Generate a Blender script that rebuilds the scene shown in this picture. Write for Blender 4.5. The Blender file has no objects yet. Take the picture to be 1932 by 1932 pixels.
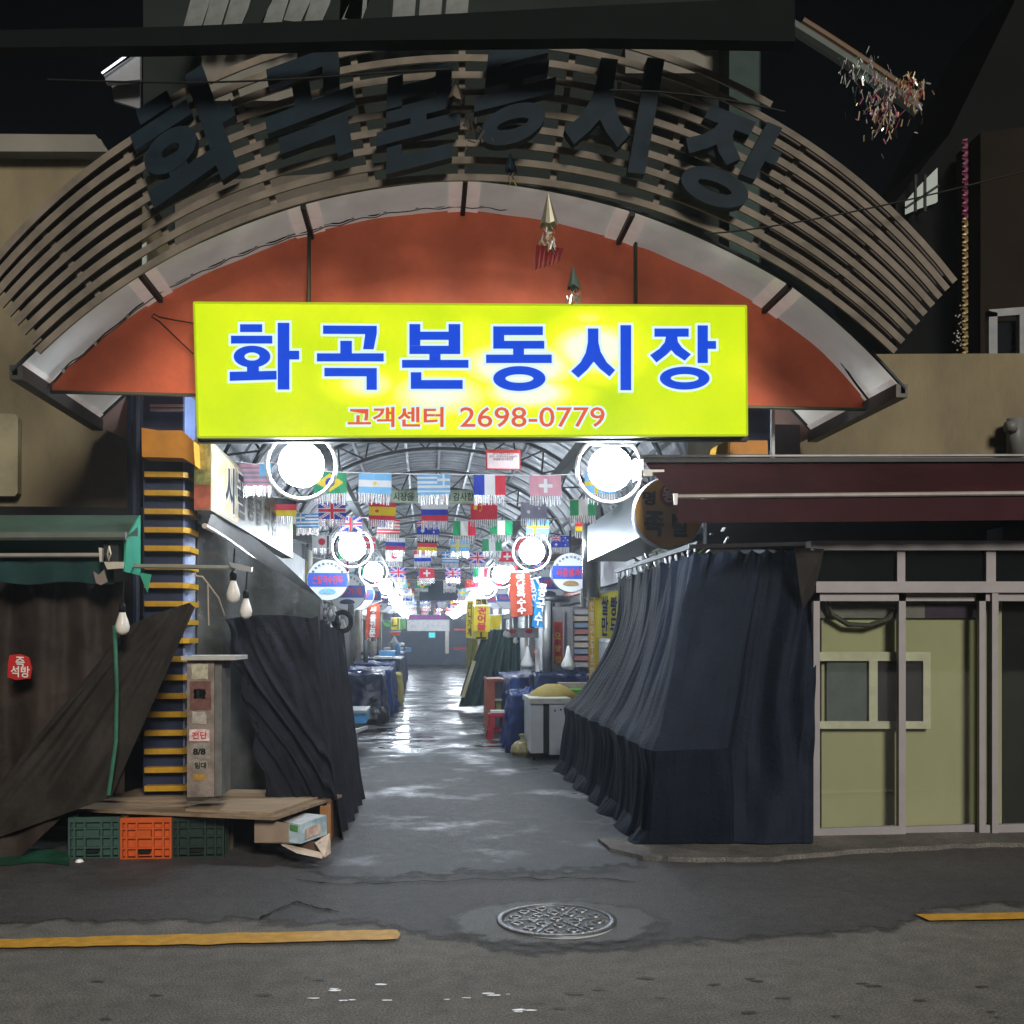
import bpy, math, random
from mathutils import Vector, Matrix, noise
rnd = random.Random(11)
sc = bpy.context.scene
COL = sc.collection

# ---------------------------------------------------------------- camera, world, light
YAW = math.radians(4.8); FOC = 1946.0; U0 = 966.0; V0 = 1202.0; EYE = 1.6
cam = bpy.data.cameras.new('camera'); cam_o = bpy.data.objects.new('camera', cam); COL.objects.link(cam_o)
cam_o.location = (0, 0, EYE); cam_o.rotation_euler = (math.radians(90), 0, -YAW)
cam.sensor_width = 36; cam.lens = 36*FOC/1932; cam.shift_y = 236/1932; cam.clip_end = 400; cam.clip_start = 0.05
sc.camera = cam_o
w = bpy.data.worlds.new('World'); sc.world = w; w.use_nodes = True
nt = w.node_tree; nt.nodes.clear()
sky = nt.nodes.new('ShaderNodeTexSky'); sky.sky_type = 'NISHITA'; sky.sun_disc = False
SUN_EL = math.radians(27); SUN_AZ = math.radians(16)
sky.sun_elevation = SUN_EL; sky.sun_rotation = math.pi - SUN_AZ
bg = nt.nodes.new('ShaderNodeBackground'); bg.inputs[1].default_value = 0.0006
wo = nt.nodes.new('ShaderNodeOutputWorld')
nt.links.new(sky.outputs[0], bg.inputs[0]); nt.links.new(bg.outputs[0], wo.inputs[0])
sun = bpy.data.lights.new('street_light', 'SUN'); sun.energy = 3.2; sun.angle = math.radians(14.0); sun.color = (1.0, 0.92, 0.82)
sun_o = bpy.data.objects.new('street_light', sun); COL.objects.link(sun_o)
sun_dir = Vector((-math.sin(SUN_AZ)*math.cos(SUN_EL), math.cos(SUN_AZ)*math.cos(SUN_EL), -math.sin(SUN_EL)))
sun_o.rotation_euler = sun_dir.to_track_quat('-Z', 'Y').to_euler(); sun_o.location = (6, -8, 9)
sc.view_settings.view_transform = 'Standard'; sc.view_settings.look = 'None'
sc.view_settings.exposure = 0; sc.view_settings.gamma = 1
sc.cycles.max_bounces = 7; sc.cycles.transparent_max_bounces = 12; sc.cycles.sample_clamp_indirect = 6
sc.cycles.caustics_reflective = False; sc.cycles.caustics_refractive = False

# ---------------------------------------------------------------- photograph pixel -> real place
SN, CS = math.sin(YAW), math.cos(YAW)
def P(u, v, Y):
    xc = (u-U0)/FOC; t = Y/(CS - xc*SN)
    return Vector((t*(SN + xc*CS), Y, EYE - t*(v-V0)/FOC))
def PX(u, v, X):
    xc = (u-U0)/FOC; t = X/(SN + xc*CS)
    return Vector((X, t*(CS - xc*SN), EYE - t*(v-V0)/FOC))
def G(u, v, z=0.0):
    xc = (u-U0)/FOC; t = (EYE-z)/((v-V0)/FOC)
    return Vector((t*(SN + xc*CS), t*(CS - xc*SN), z))

# ---------------------------------------------------------------- materials
def lin(c):
    c = c/255.0
    return c/12.92 if c < 0.04045 else ((c+0.055)/1.055)**2.4
def rgb(r, g, b): return (lin(r), lin(g), lin(b))
MATS = {}
def M(name, col, rough=0.6, metal=0.0, var=0.18, scale=6.0, bump=0.0, bscale=40.0, emit=0.0, alpha=1.0,
      trans=0.0, spec=0.3, stretch=None, coat=0.0, col2=None):
    if name in MATS: return MATS[name]
    m = bpy.data.materials.new(name); m.use_nodes = True; nt = m.node_tree; nt.nodes.clear()
    N, L = nt.nodes.new, nt.links.new
    out = N('ShaderNodeOutputMaterial'); p = N('ShaderNodeBsdfPrincipled')
    p.inputs['Roughness'].default_value = rough; p.inputs['Metallic'].default_value = metal
    p.inputs['Coat Weight'].default_value = coat; p.inputs['Specular IOR Level'].default_value = spec if max(col) > .04 or rough < .5 else min(spec, .08)
    tc = N('ShaderNodeTexCoord'); src = tc.outputs['Object']
    if stretch:
        mp = N('ShaderNodeMapping'); mp.inputs['Scale'].default_value = stretch; L(src, mp.inputs[0]); src = mp.outputs[0]
    nz = N('ShaderNodeTexNoise'); nz.inputs['Scale'].default_value = scale; nz.inputs['Detail'].default_value = 6
    nz.inputs['Roughness'].default_value = 0.62; L(src, nz.inputs[0])
    cr = N('ShaderNodeValToRGB'); cr.color_ramp.elements[0].position = 0.3; cr.color_ramp.elements[1].position = 0.7
    a = [max(0, x*(1-var)) for x in col]; b = [min(1, x*(1+var)) for x in (col2 or col)]
    cr.color_ramp.elements[0].color = (*a, 1); cr.color_ramp.elements[1].color = (*b, 1)
    L(nz.outputs[0], cr.inputs[0]); L(cr.outputs[0], p.inputs['Base Color'])
    if bump:
        n2 = N('ShaderNodeTexNoise'); n2.inputs['Scale'].default_value = bscale; n2.inputs['Detail'].default_value = 5; L(src, n2.inputs[0])
        bp = N('ShaderNodeBump'); bp.inputs['Strength'].default_value = bump; bp.inputs['Distance'].default_value = 0.02
        L(n2.outputs[0], bp.inputs['Height']); L(bp.outputs[0], p.inputs['Normal'])
    if emit:
        L(cr.outputs[0], p.inputs['Emission Color']); p.inputs['Emission Strength'].default_value = emit
    sh = p.outputs[0]
    if trans:
        t = N('ShaderNodeBsdfTranslucent'); L(cr.outputs[0], t.inputs[0]); mx = N('ShaderNodeMixShader'); mx.inputs[0].default_value = trans
        L(sh, mx.inputs[1]); L(t.outputs[0], mx.inputs[2]); sh = mx.outputs[0]
    if alpha < 1:
        t = N('ShaderNodeBsdfTransparent'); mx = N('ShaderNodeMixShader'); mx.inputs[0].default_value = alpha
        L(t.outputs[0], mx.inputs[1]); L(sh, mx.inputs[2]); sh = mx.outputs[0]
    L(sh, out.inputs[0]); MATS[name] = m
    return m
def emis(name, col, strength):
    if name in MATS: return MATS[name]
    m = bpy.data.materials.new(name); m.use_nodes = True; nt = m.node_tree; nt.nodes.clear()
    e = nt.nodes.new('ShaderNodeEmission'); e.inputs[0].default_value = (*col, 1); e.inputs[1].default_value = strength
    o = nt.nodes.new('ShaderNodeOutputMaterial'); nt.links.new(e.outputs[0], o.inputs[0]); MATS[name] = m
    return m
def ground_mat(name, c1, c2, rough, wet=0.0, speck=0.5, fade=False):
    m = bpy.data.materials.new(name); m.use_nodes = True; nt = m.node_tree; nt.nodes.clear()
    N, L = nt.nodes.new, nt.links.new
    out = N('ShaderNodeOutputMaterial'); p = N('ShaderNodeBsdfPrincipled'); tc = N('ShaderNodeTexCoord')
    big = N('ShaderNodeTexNoise'); big.inputs['Scale'].default_value = 0.9; big.inputs['Detail'].default_value = 8; big.inputs['Roughness'].default_value = 0.65
    L(tc.outputs['Object'], big.inputs[0])
    cr = N('ShaderNodeValToRGB'); cr.color_ramp.elements[0].position = 0.33; cr.color_ramp.elements[1].position = 0.68
    cr.color_ramp.elements[0].color = (*c1, 1); cr.color_ramp.elements[1].color = (*c2, 1); L(big.outputs[0], cr.inputs[0])
    sp = N('ShaderNodeTexNoise'); sp.inputs['Scale'].default_value = 95; sp.inputs['Detail'].default_value = 3; L(tc.outputs['Object'], sp.inputs[0])
    sr = N('ShaderNodeValToRGB'); sr.color_ramp.elements[0].position = 0.38; sr.color_ramp.elements[1].position = 0.66
    sr.color_ramp.elements[0].color = (1-speck, 1-speck, 1-speck, 1); sr.color_ramp.elements[1].color = (1+speck*0.6,)*3+(1,)
    L(sp.outputs[0], sr.inputs[0])
    mx = N('ShaderNodeMix'); mx.data_type = 'RGBA'; mx.blend_type = 'MULTIPLY'; mx.inputs[0].default_value = 1
    L(cr.outputs[0], mx.inputs[6]); L(sr.outputs[0], mx.inputs[7])
    md = N('ShaderNodeTexNoise'); md.inputs['Scale'].default_value = 9; md.inputs['Detail'].default_value = 6; L(tc.outputs['Object'], md.inputs[0])
    mr = N('ShaderNodeMapRange'); mr.inputs[1].default_value = 0.3; mr.inputs[2].default_value = 0.7; mr.inputs[3].default_value = 0.78; mr.inputs[4].default_value = 1.16
    L(md.outputs[0], mr.inputs[0])
    mx2 = N('ShaderNodeMix'); mx2.data_type = 'RGBA'; mx2.blend_type = 'MULTIPLY'; mx2.inputs[0].default_value = 1
    L(mx.outputs[2], mx2.inputs[6]); L(mr.outputs[0], mx2.inputs[7]); L(mx2.outputs[2], p.inputs['Base Color'])
    bp = N('ShaderNodeBump'); bp.inputs['Strength'].default_value = 0.7; bp.inputs['Distance'].default_value = 0.012
    ad = N('ShaderNodeMath'); ad.operation = 'MULTIPLY_ADD'; ad.inputs[1].default_value = 0.5; L(md.outputs[0], ad.inputs[0]); L(sp.outputs[0], ad.inputs[2])
    L(ad.outputs[0], bp.inputs['Height']); L(bp.outputs[0], p.inputs['Normal'])
    if wet:
        wn = N('ShaderNodeTexNoise'); wn.inputs['Scale'].default_value = 1.1; wn.inputs['Detail'].default_value = 7; wn.inputs['Roughness'].default_value = 0.6
        mp = N('ShaderNodeMapping'); mp.inputs['Scale'].default_value = (1.0, 1.0, 1); mp.inputs['Location'].default_value = (3.3, 1.0, 0)
        L(tc.outputs['Object'], mp.inputs[0]); L(mp.outputs[0], wn.inputs[0])
        sx_ = N('ShaderNodeSeparateXYZ'); L(tc.outputs['Object'], sx_.inputs[0]); ym = N('ShaderNodeMapRange'); ym.inputs[1].default_value = 11.5; ym.inputs[2].default_value = 15.5; ym.inputs[3].default_value = -.10; ym.inputs[4].default_value = .02; L(sx_.outputs[1], ym.inputs[0])
        wa = N('ShaderNodeMath'); wa.operation = 'ADD'; L(wn.outputs[0], wa.inputs[0]); L(ym.outputs[0], wa.inputs[1])
        wr = N('ShaderNodeMapRange'); wr.inputs[1].default_value = 0.44; wr.inputs[2].default_value = 0.58
        wr.inputs[3].default_value = rough; wr.inputs[4].default_value = rough*(1-wet)
        L(wa.outputs[0], wr.inputs[0]); L(wr.outputs[0], p.inputs['Roughness'])
        br = N('ShaderNodeMapRange'); br.inputs[1].default_value = 0.44; br.inputs[2].default_value = 0.58; br.inputs[3].default_value = 0.75; br.inputs[4].default_value = 0.28
        L(wa.outputs[0], br.inputs[0]); L(br.outputs[0], bp.inputs['Strength'])
    else: p.inputs['Roughness'].default_value = rough
    if fade:
        at = N('ShaderNodeAttribute'); at.attribute_name = 'inner'; fn = N('ShaderNodeTexNoise'); fn.inputs['Scale'].default_value = 7; fn.inputs['Detail'].default_value = 7; L(tc.outputs['Object'], fn.inputs[0])
        fm = N('ShaderNodeMath'); fm.operation = 'MULTIPLY_ADD'; fm.inputs[1].default_value = 0.9; L(fn.outputs[0], fm.inputs[0]); L(at.outputs['Fac'], fm.inputs[2])
        fr = N('ShaderNodeMapRange'); fr.inputs[1].default_value = 0.72; fr.inputs[2].default_value = 1.05; L(fm.outputs[0], fr.inputs[0])
        tr = N('ShaderNodeBsdfTransparent'); ms = N('ShaderNodeMixShader'); L(fr.outputs[0], ms.inputs[0]); L(tr.outputs[0], ms.inputs[1]); L(p.outputs[0], ms.inputs[2]); L(ms.outputs[0], out.inputs[0]); return m
    L(p.outputs[0], out.inputs[0]); return m
def soft_sheet(name, mat, front, yback, z, soft):
    """ground sheet whose front edge follows the points 'front'; attribute 'inner' rises from 0 at that edge to 1"""
    rows = [0, .1, .25, .45, .7, 1.0]; V = []; F = []; A = []; n = len(front)
    for r in rows: V += [Vector((p.x, p.y+soft*r, z)) for p in front]; A += [r]*n
    V += [Vector((p.x, yback, z)) for p in front]; A += [1]*n
    for j in range(len(rows)):
        for i in range(n-1): F.append((j*n+i, j*n+i+1, (j+1)*n+i+1, (j+1)*n+i))
    me = bpy.data.meshes.new(name); me.from_pydata(V, [], F); me.materials.append(mat)
    at = me.attributes.new('inner', 'FLOAT', 'POINT'); at.data.foreach_set('value', A)
    ob = bpy.data.objects.new(name, me); COL.objects.link(ob); ob['kind'] = 'structure'; return ob

# ---------------------------------------------------------------- mesh helpers
class MB:
    def __init__(s): s.V = []; s.F = []; s.I = []
    def poly(s, pts, m=0):
        b = len(s.V); s.V += [Vector(p) for p in pts]; s.F.append(tuple(range(b, b+len(pts)))); s.I.append(m)
    def prism(s, pts, d, m=0, mside=None):
        b = len(s.V); n = len(pts); d = Vector(d); s.V += [Vector(p) for p in pts] + [Vector(p)+d for p in pts]
        s.F.append(tuple(range(b, b+n))); s.F.append(tuple(range(b+2*n-1, b+n-1, -1))); s.I += [m, m if mside is None else mside]
        for i in range(n):
            j = (i+1) % n; s.F.append((b+i, b+n+i, b+n+j, b+j)); s.I.append(m if mside is None else mside)
    def box(s, x0, x1, y0, y1, z0, z1, m=0):
        s.prism([(x0, y0, z0), (x1, y0, z0), (x1, y0, z1), (x0, y0, z1)], (0, y1-y0, 0), m)
    def bar(s, a, b, w, h, m=0, up=(0, 0, 1)):
        a, b = Vector(a), Vector(b); d = (b-a).normalized(); u = Vector(up)
        if abs(d.dot(u)) > 0.95: u = Vector((0, 1, 0))
        r = d.cross(u).normalized(); q = r.cross(d)
        s.prism([a+r*x*w/2+q*y*h/2 for x, y in ((-1, -1), (1, -1), (1, 1), (-1, 1))], b-a, m)
    def tube(s, pts, r, n=6, m=0, closed=False, rz=None):
        pts = [Vector(p) for p in pts]; b = len(s.V); k = len(pts)
        for i, p in enumerate(pts):
            q0 = pts[i-1] if (i or closed) else p; q1 = pts[(i+1) % k] if (i < k-1 or closed) else p
            d = (q1-q0).normalized(); u = Vector((0, 0, 1)) if abs(d.z) < 0.9 else Vector((0, 1, 0))
            x = d.cross(u).normalized(); y = x.cross(d); rr = r[i] if isinstance(r, (list, tuple)) else r
            for j in range(n):
                a = 2*math.pi*(j+0.5)/n; s.V.append(p + x*math.cos(a)*rr + y*math.sin(a)*(rz or rr))
        for i in range(k if closed else k-1):
            for j in range(n):
                i2 = (i+1) % k; s.F.append((b+i*n+j, b+i*n+(j+1) % n, b+i2*n+(j+1) % n, b+i2*n+j)); s.I.append(m)
        if not closed:
            s.F.append(tuple(range(b+n-1, b-1, -1))); s.F.append(tuple(range(b+(k-1)*n, b+k*n))); s.I += [m, m]
    def grid(s, f, nu, nv, m=0, mf=None):
        b = len(s.V)
        for j in range(nv+1):
            for i in range(nu+1): s.V.append(Vector(f(i/nu, j/nv)))
        for j in range(nv):
            for i in range(nu):
                a = b+j*(nu+1)+i; s.F.append((a, a+1, a+nu+2, a+nu+1)); s.I.append(mf((i+.5)/nu, (j+.5)/nv) if mf else m)
    def lathe(s, prof, c, n=16, m=0, axis='z'):
        c = Vector(c)
        def f(u, v):
            i = min(int(v*(len(prof)-1)+0.5), len(prof)-1); r, h = prof[i]; a = 2*math.pi*u
            if axis == 'z': return c+Vector((r*math.cos(a), r*math.sin(a), h))
            return c+Vector((r*math.cos(a), h, r*math.sin(a)))
        s.grid(f, n, len(prof)-1, m)
    def ellipse(s, c, ax, ay, m=0, n=40):
        c = Vector(c); ax = Vector(ax); ay = Vector(ay)
        s.poly([c+ax*math.cos(2*math.pi*i/n)+ay*math.sin(2*math.pi*i/n) for i in range(n)], m)
    def build(s, name, mats, parent=None, smooth=False, recenter=True, shared=None):
        if not isinstance(mats, (list, tuple)): mats = [mats]
        lo = Vector([min(v[i] for v in s.V) for i in range(3)]); hi = Vector([max(v[i] for v in s.V) for i in range(3)])
        o0 = Vector(((lo.x+hi.x)/2, (lo.y+hi.y)/2, lo.z)) if recenter else Vector((0, 0, 0))
        me = bpy.data.meshes.new(name); me.from_pydata([v-o0 for v in s.V], [], s.F)
        for m in mats: me.materials.append(m)
        me.polygons.foreach_set('material_index', s.I)
        if smooth: me.polygons.foreach_set('use_smooth', [True]*len(s.F))
        me.update(); ob = bpy.data.objects.new(name, me); COL.objects.link(ob)
        ob.location = o0; put(ob, parent); return ob
    def build2(s, *a, **k):
        o = s.build(*a, **k); o['kind'] = 'stuff'; return o
WLOC = {}
def put(ob, parent):
    WLOC[ob.name] = ob.location.copy()
    if parent is not None:
        ob.parent = parent; ob.location = ob.location - WLOC[parent.name]
def tag(o, label=None, cat=None, group=None, kind=None):
    if label: o['label'] = label
    if cat: o['category'] = cat
    if group: o['group'] = group
    if kind: o['kind'] = kind
    return o
def thing(name, label, cat, loc, group=None):
    o = bpy.data.objects.new(name, None); COL.objects.link(o); o.location = Vector(loc); o.empty_display_size = 0.1
    WLOC[o.name] = o.location.copy(); return tag(o, label, cat, group)
def copy_tree(root, delta, label=None, scale=None):
    r = root.copy(); COL.objects.link(r); r.location = root.location + Vector(delta)
    if label: r['label'] = label
    for ch in root.children:
        c = ch.copy(); COL.objects.link(c); c.parent = r
        for g in ch.children:
            d = g.copy(); COL.objects.link(d); d.parent = c
    WLOC[r.name] = r.location.copy()
    return r
def rect(u0, v0, u1, v1, Y): return [P(u0, v1, Y), P(u1, v1, Y), P(u1, v0, Y), P(u0, v0, Y)]
TXT = {}
TS = bpy.data.scenes.new('lettering')
def text_data(body, offset=0.0, leading=1.0):
    k = (body, offset)
    if k not in TXT:
        c = bpy.data.curves.new('t', 'FONT'); c.body = body; c.size = 1; c.offset = offset; c.align_x = 'CENTER'; c.space_line = leading
        c.resolution_u = 3
        o = bpy.data.objects.new('t', c); TS.collection.objects.link(o); TS.view_layers[0].update()
        dg = TS.view_layers[0].depsgraph; me = bpy.data.meshes.new_from_object(o.evaluated_get(dg), depsgraph=dg)
        vs = [v.co.copy() for v in me.vertices]; fs = [tuple(p.vertices) for p in me.polygons]
        lo = [min(v[i] for v in vs) for i in (0, 1)]; hi = [max(v[i] for v in vs) for i in (0, 1)]
        TXT[k] = ([((v.x-lo[0])/(hi[0]-lo[0]), (v.y-lo[1])/(hi[1]-lo[1])) for v in vs], fs)
        bpy.data.objects.remove(o); bpy.data.curves.remove(c); bpy.data.meshes.remove(me)
    return TXT[k]
def letter(body, bl, br, tl, mat, parent, offset=0.0, name='lettering', leading=1.0, flip=False):
    """flat lettering stretched over the parallelogram bl-br-tl"""
    vs, fs = text_data(body, offset, leading); bl, br, tl = Vector(bl), Vector(br), Vector(tl); b = MB()
    b.V = [bl+(br-bl)*x+(tl-bl)*y for x, y in vs]; b.F = list(fs); b.I = [0]*len(fs)
    return b.build(name, mat, parent)

# ---------------------------------------------------------------- palette
ALU = M('aluminium', (0.55, 0.55, 0.57), 0.35, 0.9, 0.1)
STEEL = M('galvanised_steel', (0.32, 0.33, 0.35), 0.4, 0.8, 0.2, 12)
DARKMETAL = M('dark_painted_steel', (0.03, 0.033, 0.036), 0.5, 0.3, 0.3)
WHITE = M('white_paint', (0.7, 0.7, 0.68), 0.5)
BLACK = M('black_plastic', (0.012, 0.012, 0.013), 0.5)
WIRE = M('black_cable', (0.01, 0.01, 0.01), 0.6)
WOOD = M('weathered_plywood', (0.20, 0.145, 0.095), 0.75, 0, 0.35, 3, 0.3, 30, stretch=(1, 8, 8))
RED = M('red_paint', (0.42, 0.035, 0.03), 0.5)
YEL = M('yellow_paint', (0.62, 0.36, 0.015), 0.5, 0, 0.25, 9)
NAVY = M('dark_navy_fabric', (0.020, 0.026, 0.042), 0.75, 0, 0.25, 4, 0.25, 180)
BLUETARP = M('blue_tarpaulin', (.013, .036, .15), .5, 0, 0.3, 5, 0.4, 9)
NAVYTARP = M('navy_tarpaulin', (0.008, 0.018, 0.06), 0.35, 0, 0.3, 5, 0.5, 9)
GREENTARP = M('dark_green_tarpaulin', (0.016, 0.05, 0.052), 0.5, 0, 0.3, 5, 0.3, 12)
CREAM = M('dingy_cream_render', (0.15, 0.125, 0.075), 0.85, 0, 0.42, 1.1, 0.2, 35, stretch=(1, 1, .45))
BROWNWALL = M('grey_brown_render', (0.085, 0.073, 0.06), 0.85, 0, 0.3, 1.2, 0.2, 35)

# ---------------------------------------------------------------- ground
b = MB(); b.poly([(-60, -30, 0), (60, -30, 0), (60, 120, 0), (-60, 120, 0)])
tag(b.build('road', ground_mat('road_asphalt', (0.125, 0.12, 0.109), (0.185, 0.176, 0.16), 0.8), recenter=False), kind='structure')
edge = [(-500, 1752), (-100, 1750), (120, 1741), (250, 1745), (420, 1738), (560, 1748), (700, 1741), (800, 1768), (880, 1778), (940, 1796), (1060, 1801), (1180, 1794), (1290, 1782), (1400, 1776), (1520, 1766), (1600, 1764), (1690, 1755), (1760, 1722), (1850, 1712), (1960, 1706), (2400, 1690)]
def jag(pts, amp, sub=5):
    out = []
    for i in range(len(pts)-1):
        for k in range(sub):
            t = k/sub; u = pts[i][0]*(1-t)+pts[i+1][0]*t; v = pts[i][1]*(1-t)+pts[i+1][1]*t
            out.append((u, v+amp*(noise.noise(Vector((u*0.03, 7.7, 0)))+0.6*noise.noise(Vector((u*0.13, 2.2, 0))))))
    out.append(pts[-1]); return out
b = MB(); e = [G(u, v, 0.004) for u, v in jag(edge, 5)]
soft_sheet('pavement', ground_mat('shoulder_asphalt', (0.044, 0.041, 0.043), (0.072, 0.068, 0.070), 0.7, fade=True), [p-Vector((0, .12, 0)) for p in e], 11, .004, .38)
b = MB(); e = [G(u, v, 0.008) for u, v in jag([(470, 1600), (560, 1640), (640, 1668), (760, 1664), (900, 1655), (1010, 1652), (1120, 1655), (1210, 1640), (1250, 1600)], 8)]
e = [Vector((-2.3, 7.6, .008))]+e+[Vector((2.9, 7.6, .008))]
soft_sheet('alley_floor', ground_mat('wet_alley_asphalt', (0.044, 0.048, 0.052), (0.064, 0.069, 0.074), 0.66, 0.6, 0.5, True), [p-Vector((0, .15, 0)) for p in e], 62, .008, .7)
# lighter patch round the manhole
b = MB(); mc = G(1050, 1737, 0.012)
b.poly([mc+Vector((math.cos(a)*(0.62+0.09*noise.noise(Vector((math.cos(a)*2, math.sin(a)*2, 1)))), math.sin(a)*(0.47+0.08*noise.noise(Vector((math.cos(a)*3, math.sin(a)*3, 4)))), 0)) for a in [2*math.pi*i/60 for i in range(60)]])
me = bpy.data.meshes.new('road_patch'); V = []; F = []; A = []
for j, r in enumerate((0.02, .45, .6, .75, .9, 1.05, 1.2)):
    for i in range(60):
        a = 2*math.pi*i/60; V.append((math.cos(a)*r*.62, math.sin(a)*r*.47, 0)); A.append(min(1, max(0, (1.2-r)/.6)))
for j in range(6):
    for i in range(60): F.append((j*60+i, j*60+(i+1) % 60, (j+1)*60+(i+1) % 60, (j+1)*60+i))
F.append(tuple(range(60))); me.from_pydata(V, [], F); me.materials.append(ground_mat('patch_concrete', (0.07, 0.07, 0.068), (0.105, 0.105, 0.10), 0.62, fade=True))
at = me.attributes.new('inner', 'FLOAT', 'POINT'); at.data.foreach_set('value', A); ob = bpy.data.objects.new('road_patch', me); COL.objects.link(ob); ob.location = mc; ob['kind'] = 'structure'
# yellow lines
YL = M('yellow_road_paint', (0.50, 0.27, 0.03), 0.6, 0, 0.25, 14, 0.2, 90)
b = MB()
b.poly([G(u, v, .016) for u, v in jag([(-700, 1787), (0, 1787.5), (400, 1781), (750, 1771)], 1.6, 22)+[(756, 1762)]+jag([(748, 1753), (400, 1761), (0, 1771.5), (-700, 1776)], 1.6, 22)])
tag(b.build('road_marking', YL), 'long yellow line at the road edge left of the manhole, rounded end', 'road marking', kind='structure')
b = MB(); b.poly([G(1753, 1736.5, .016), G(2500, 1724, .016), G(2500, 1711, .016), G(1728, 1724.5, .016)])
tag(b.build('road_marking', YL), 'short yellow line at the road edge right of the manhole', 'road marking', kind='structure')
# cracks
CR = M('crack_dark', (0.008, 0.008, 0.009), 0.9)
def crack(pts, wd, name='crack'):
    b = MB(); L = []; R_ = []
    for i, (u, v) in enumerate(jag(pts, 5, 7)):
        q = wd*(0.4+1.1*abs(noise.noise(Vector((u*0.07, v*0.1, 3))))*2); L.append(G(u, v-q, .014)); R_.append(G(u, v+q, .014))
    for i in range(len(L)-1): b.poly([R_[i], R_[i+1], L[i+1], L[i]])
    tag(b.build(name, CR), kind='structure')
crack([(490, 1730), (530, 1712), (560, 1700), (600, 1712), (640, 1720)], 1.0)
crack([(560, 1658), (640, 1668), (720, 1664), (830, 1662), (980, 1655), (1120, 1658), (1200, 1664)], .6)
b = MB()
for k in range(16):
    u, v = rnd.choice([(640, 1856), (650, 1868), (690, 1872), (660, 1884), (755, 1870), (735, 1885), (860, 1886), (905, 1871), (945, 1874), (980, 1905), (1010, 1892), (1040, 1874), (700, 1860), (610, 1885)])
    u += rnd.uniform(-22, 22); v += rnd.uniform(-4, 4); r = rnd.uniform(4, 15)
    b.poly([G(u+r*math.cos(a), v+r*0.13*math.sin(a)*rnd.uniform(.6, 1.3), .005) for a in [2*math.pi*i/9 for i in range(9)]])
tag(b.build('road_glint_fleck', M('glint_fleck_white', (0.8, 0.82, 0.84), 0.35)), kind='structure')  # puddle glints painted as small pale flecks
b = MB()
for k in range(34):
    u = rnd.uniform(150, 1900); v = rnd.uniform(1840, 1925)
    if 580 < u < 1080 and rnd.random() < .7: continue
    r = rnd.uniform(6, 20)
    b.poly([G(u+r*math.cos(a), v+r*0.14*math.sin(a)*rnd.uniform(.5, 1.4), .004) for a in [2*math.pi*i/11 for i in range(11)]])
tag(b.build('road_stain', M('road_stain_dark', (0.05, 0.048, 0.044), 0.6, 0, 0.4, 30)), kind='structure')
# concrete lip round the curtain and door sill
b = MB()
lip_f = jag([(1128, 1582), (1150, 1600), (1200, 1612), (1260, 1617), (1350, 1618), (1440, 1616), (1540, 1608), (1640, 1600), (1800, 1594), (1960, 1588), (2400, 1575)], 4)
lf = [G(u, v, .035) for u, v in lip_f]
b.poly(lf+[Vector((8, 7.95, .035)), Vector((1.75, 7.95, .035))])
for i in range(len(lf)-1): b.poly([lf[i]-Vector((0, .02, .035)), lf[i+1]-Vector((0, .02, .035)), lf[i+1], lf[i]])
tag(b.build('kerb', ground_mat('rough_concrete', (0.05, 0.048, 0.042), (0.17, 0.16, 0.145), 0.8), recenter=False), kind='structure')

# ---------------------------------------------------------------- manhole
t = thing('manhole_cover', 'round cast iron manhole cover with rings of holes in the road', 'manhole cover', mc)
IRON = M('cast_iron', (0.10, 0.105, 0.11), 0.55, 0.4, 0.4, 25, 0.6, 60); IRON2 = M('cast_iron_worn', (0.12, 0.125, 0.13), 0.42, 0.5, 0.35, 20)
b = MB(); b.lathe([(0.335, 0.0), (0.335, 0.010), (0.30, 0.012), (0.30, 0.0)], mc, 48); b.build('rim', IRON2, t, True)
b = MB(); b.ellipse(mc+Vector((0, 0, .004)), (.298, 0, 0), (0, .298, 0)); b.build('plate', IRON, t)
bm = MB(); bm.lathe([(0.036, 0), (0.033, 0.007), (0.022, 0.007), (0.017, 0.001)], (0, 0, 0), 14, 0); bm.ellipse((0, 0, .0015), (.017, 0, 0), (0, .017, 0), 1, 10)
boss = None
spots = [(0, 0)]+[(0.13*math.cos(2*math.pi*i/8), 0.13*math.sin(2*math.pi*i/8)) for i in range(8)]+[(0.235*math.cos(2*math.pi*(i+.5)/12), 0.235*math.sin(2*math.pi*(i+.5)/12)) for i in range(12)]
for x, y in spots:
    if boss is None: boss = bm.build('boss', [IRON2, BLACK], t, False); boss.location = (x, y, .005)
    else: c = boss.copy(); COL.objects.link(c); c.location = (x, y, .005)
b = MB()
for k in range(12):
    a = 2*math.pi*(k+.02)/12
    if k % 2: continue
    b.bar(mc+Vector((.07*math.cos(a), .07*math.sin(a), .007)), mc+Vector((.29*math.cos(a), .29*math.sin(a), .007)), .012, .006)
b.build('rib', IRON2, t)
b = MB(); n = 20
for i in range(n):
    a0, a1 = [math.radians(238+62*k/n*1.45) for k in (i, i+1)]
    wv = lambda k: .03*math.sin(math.pi*k/n)
    b.poly([mc+Vector((.34*math.cos(a0), .34*math.sin(a0), .003)), mc+Vector(((.34+wv(i))*math.cos(a0), (.34+wv(i))*math.sin(a0), .003)), mc+Vector(((.34+wv(i+1))*math.cos(a1), (.34+wv(i+1))*math.sin(a1), .003)), mc+Vector((.34*math.cos(a1), .34*math.sin(a1), .003))])
b.build('mortar_edge', M('pale_mortar', (.42, .43, .43), .6), t)

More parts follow.
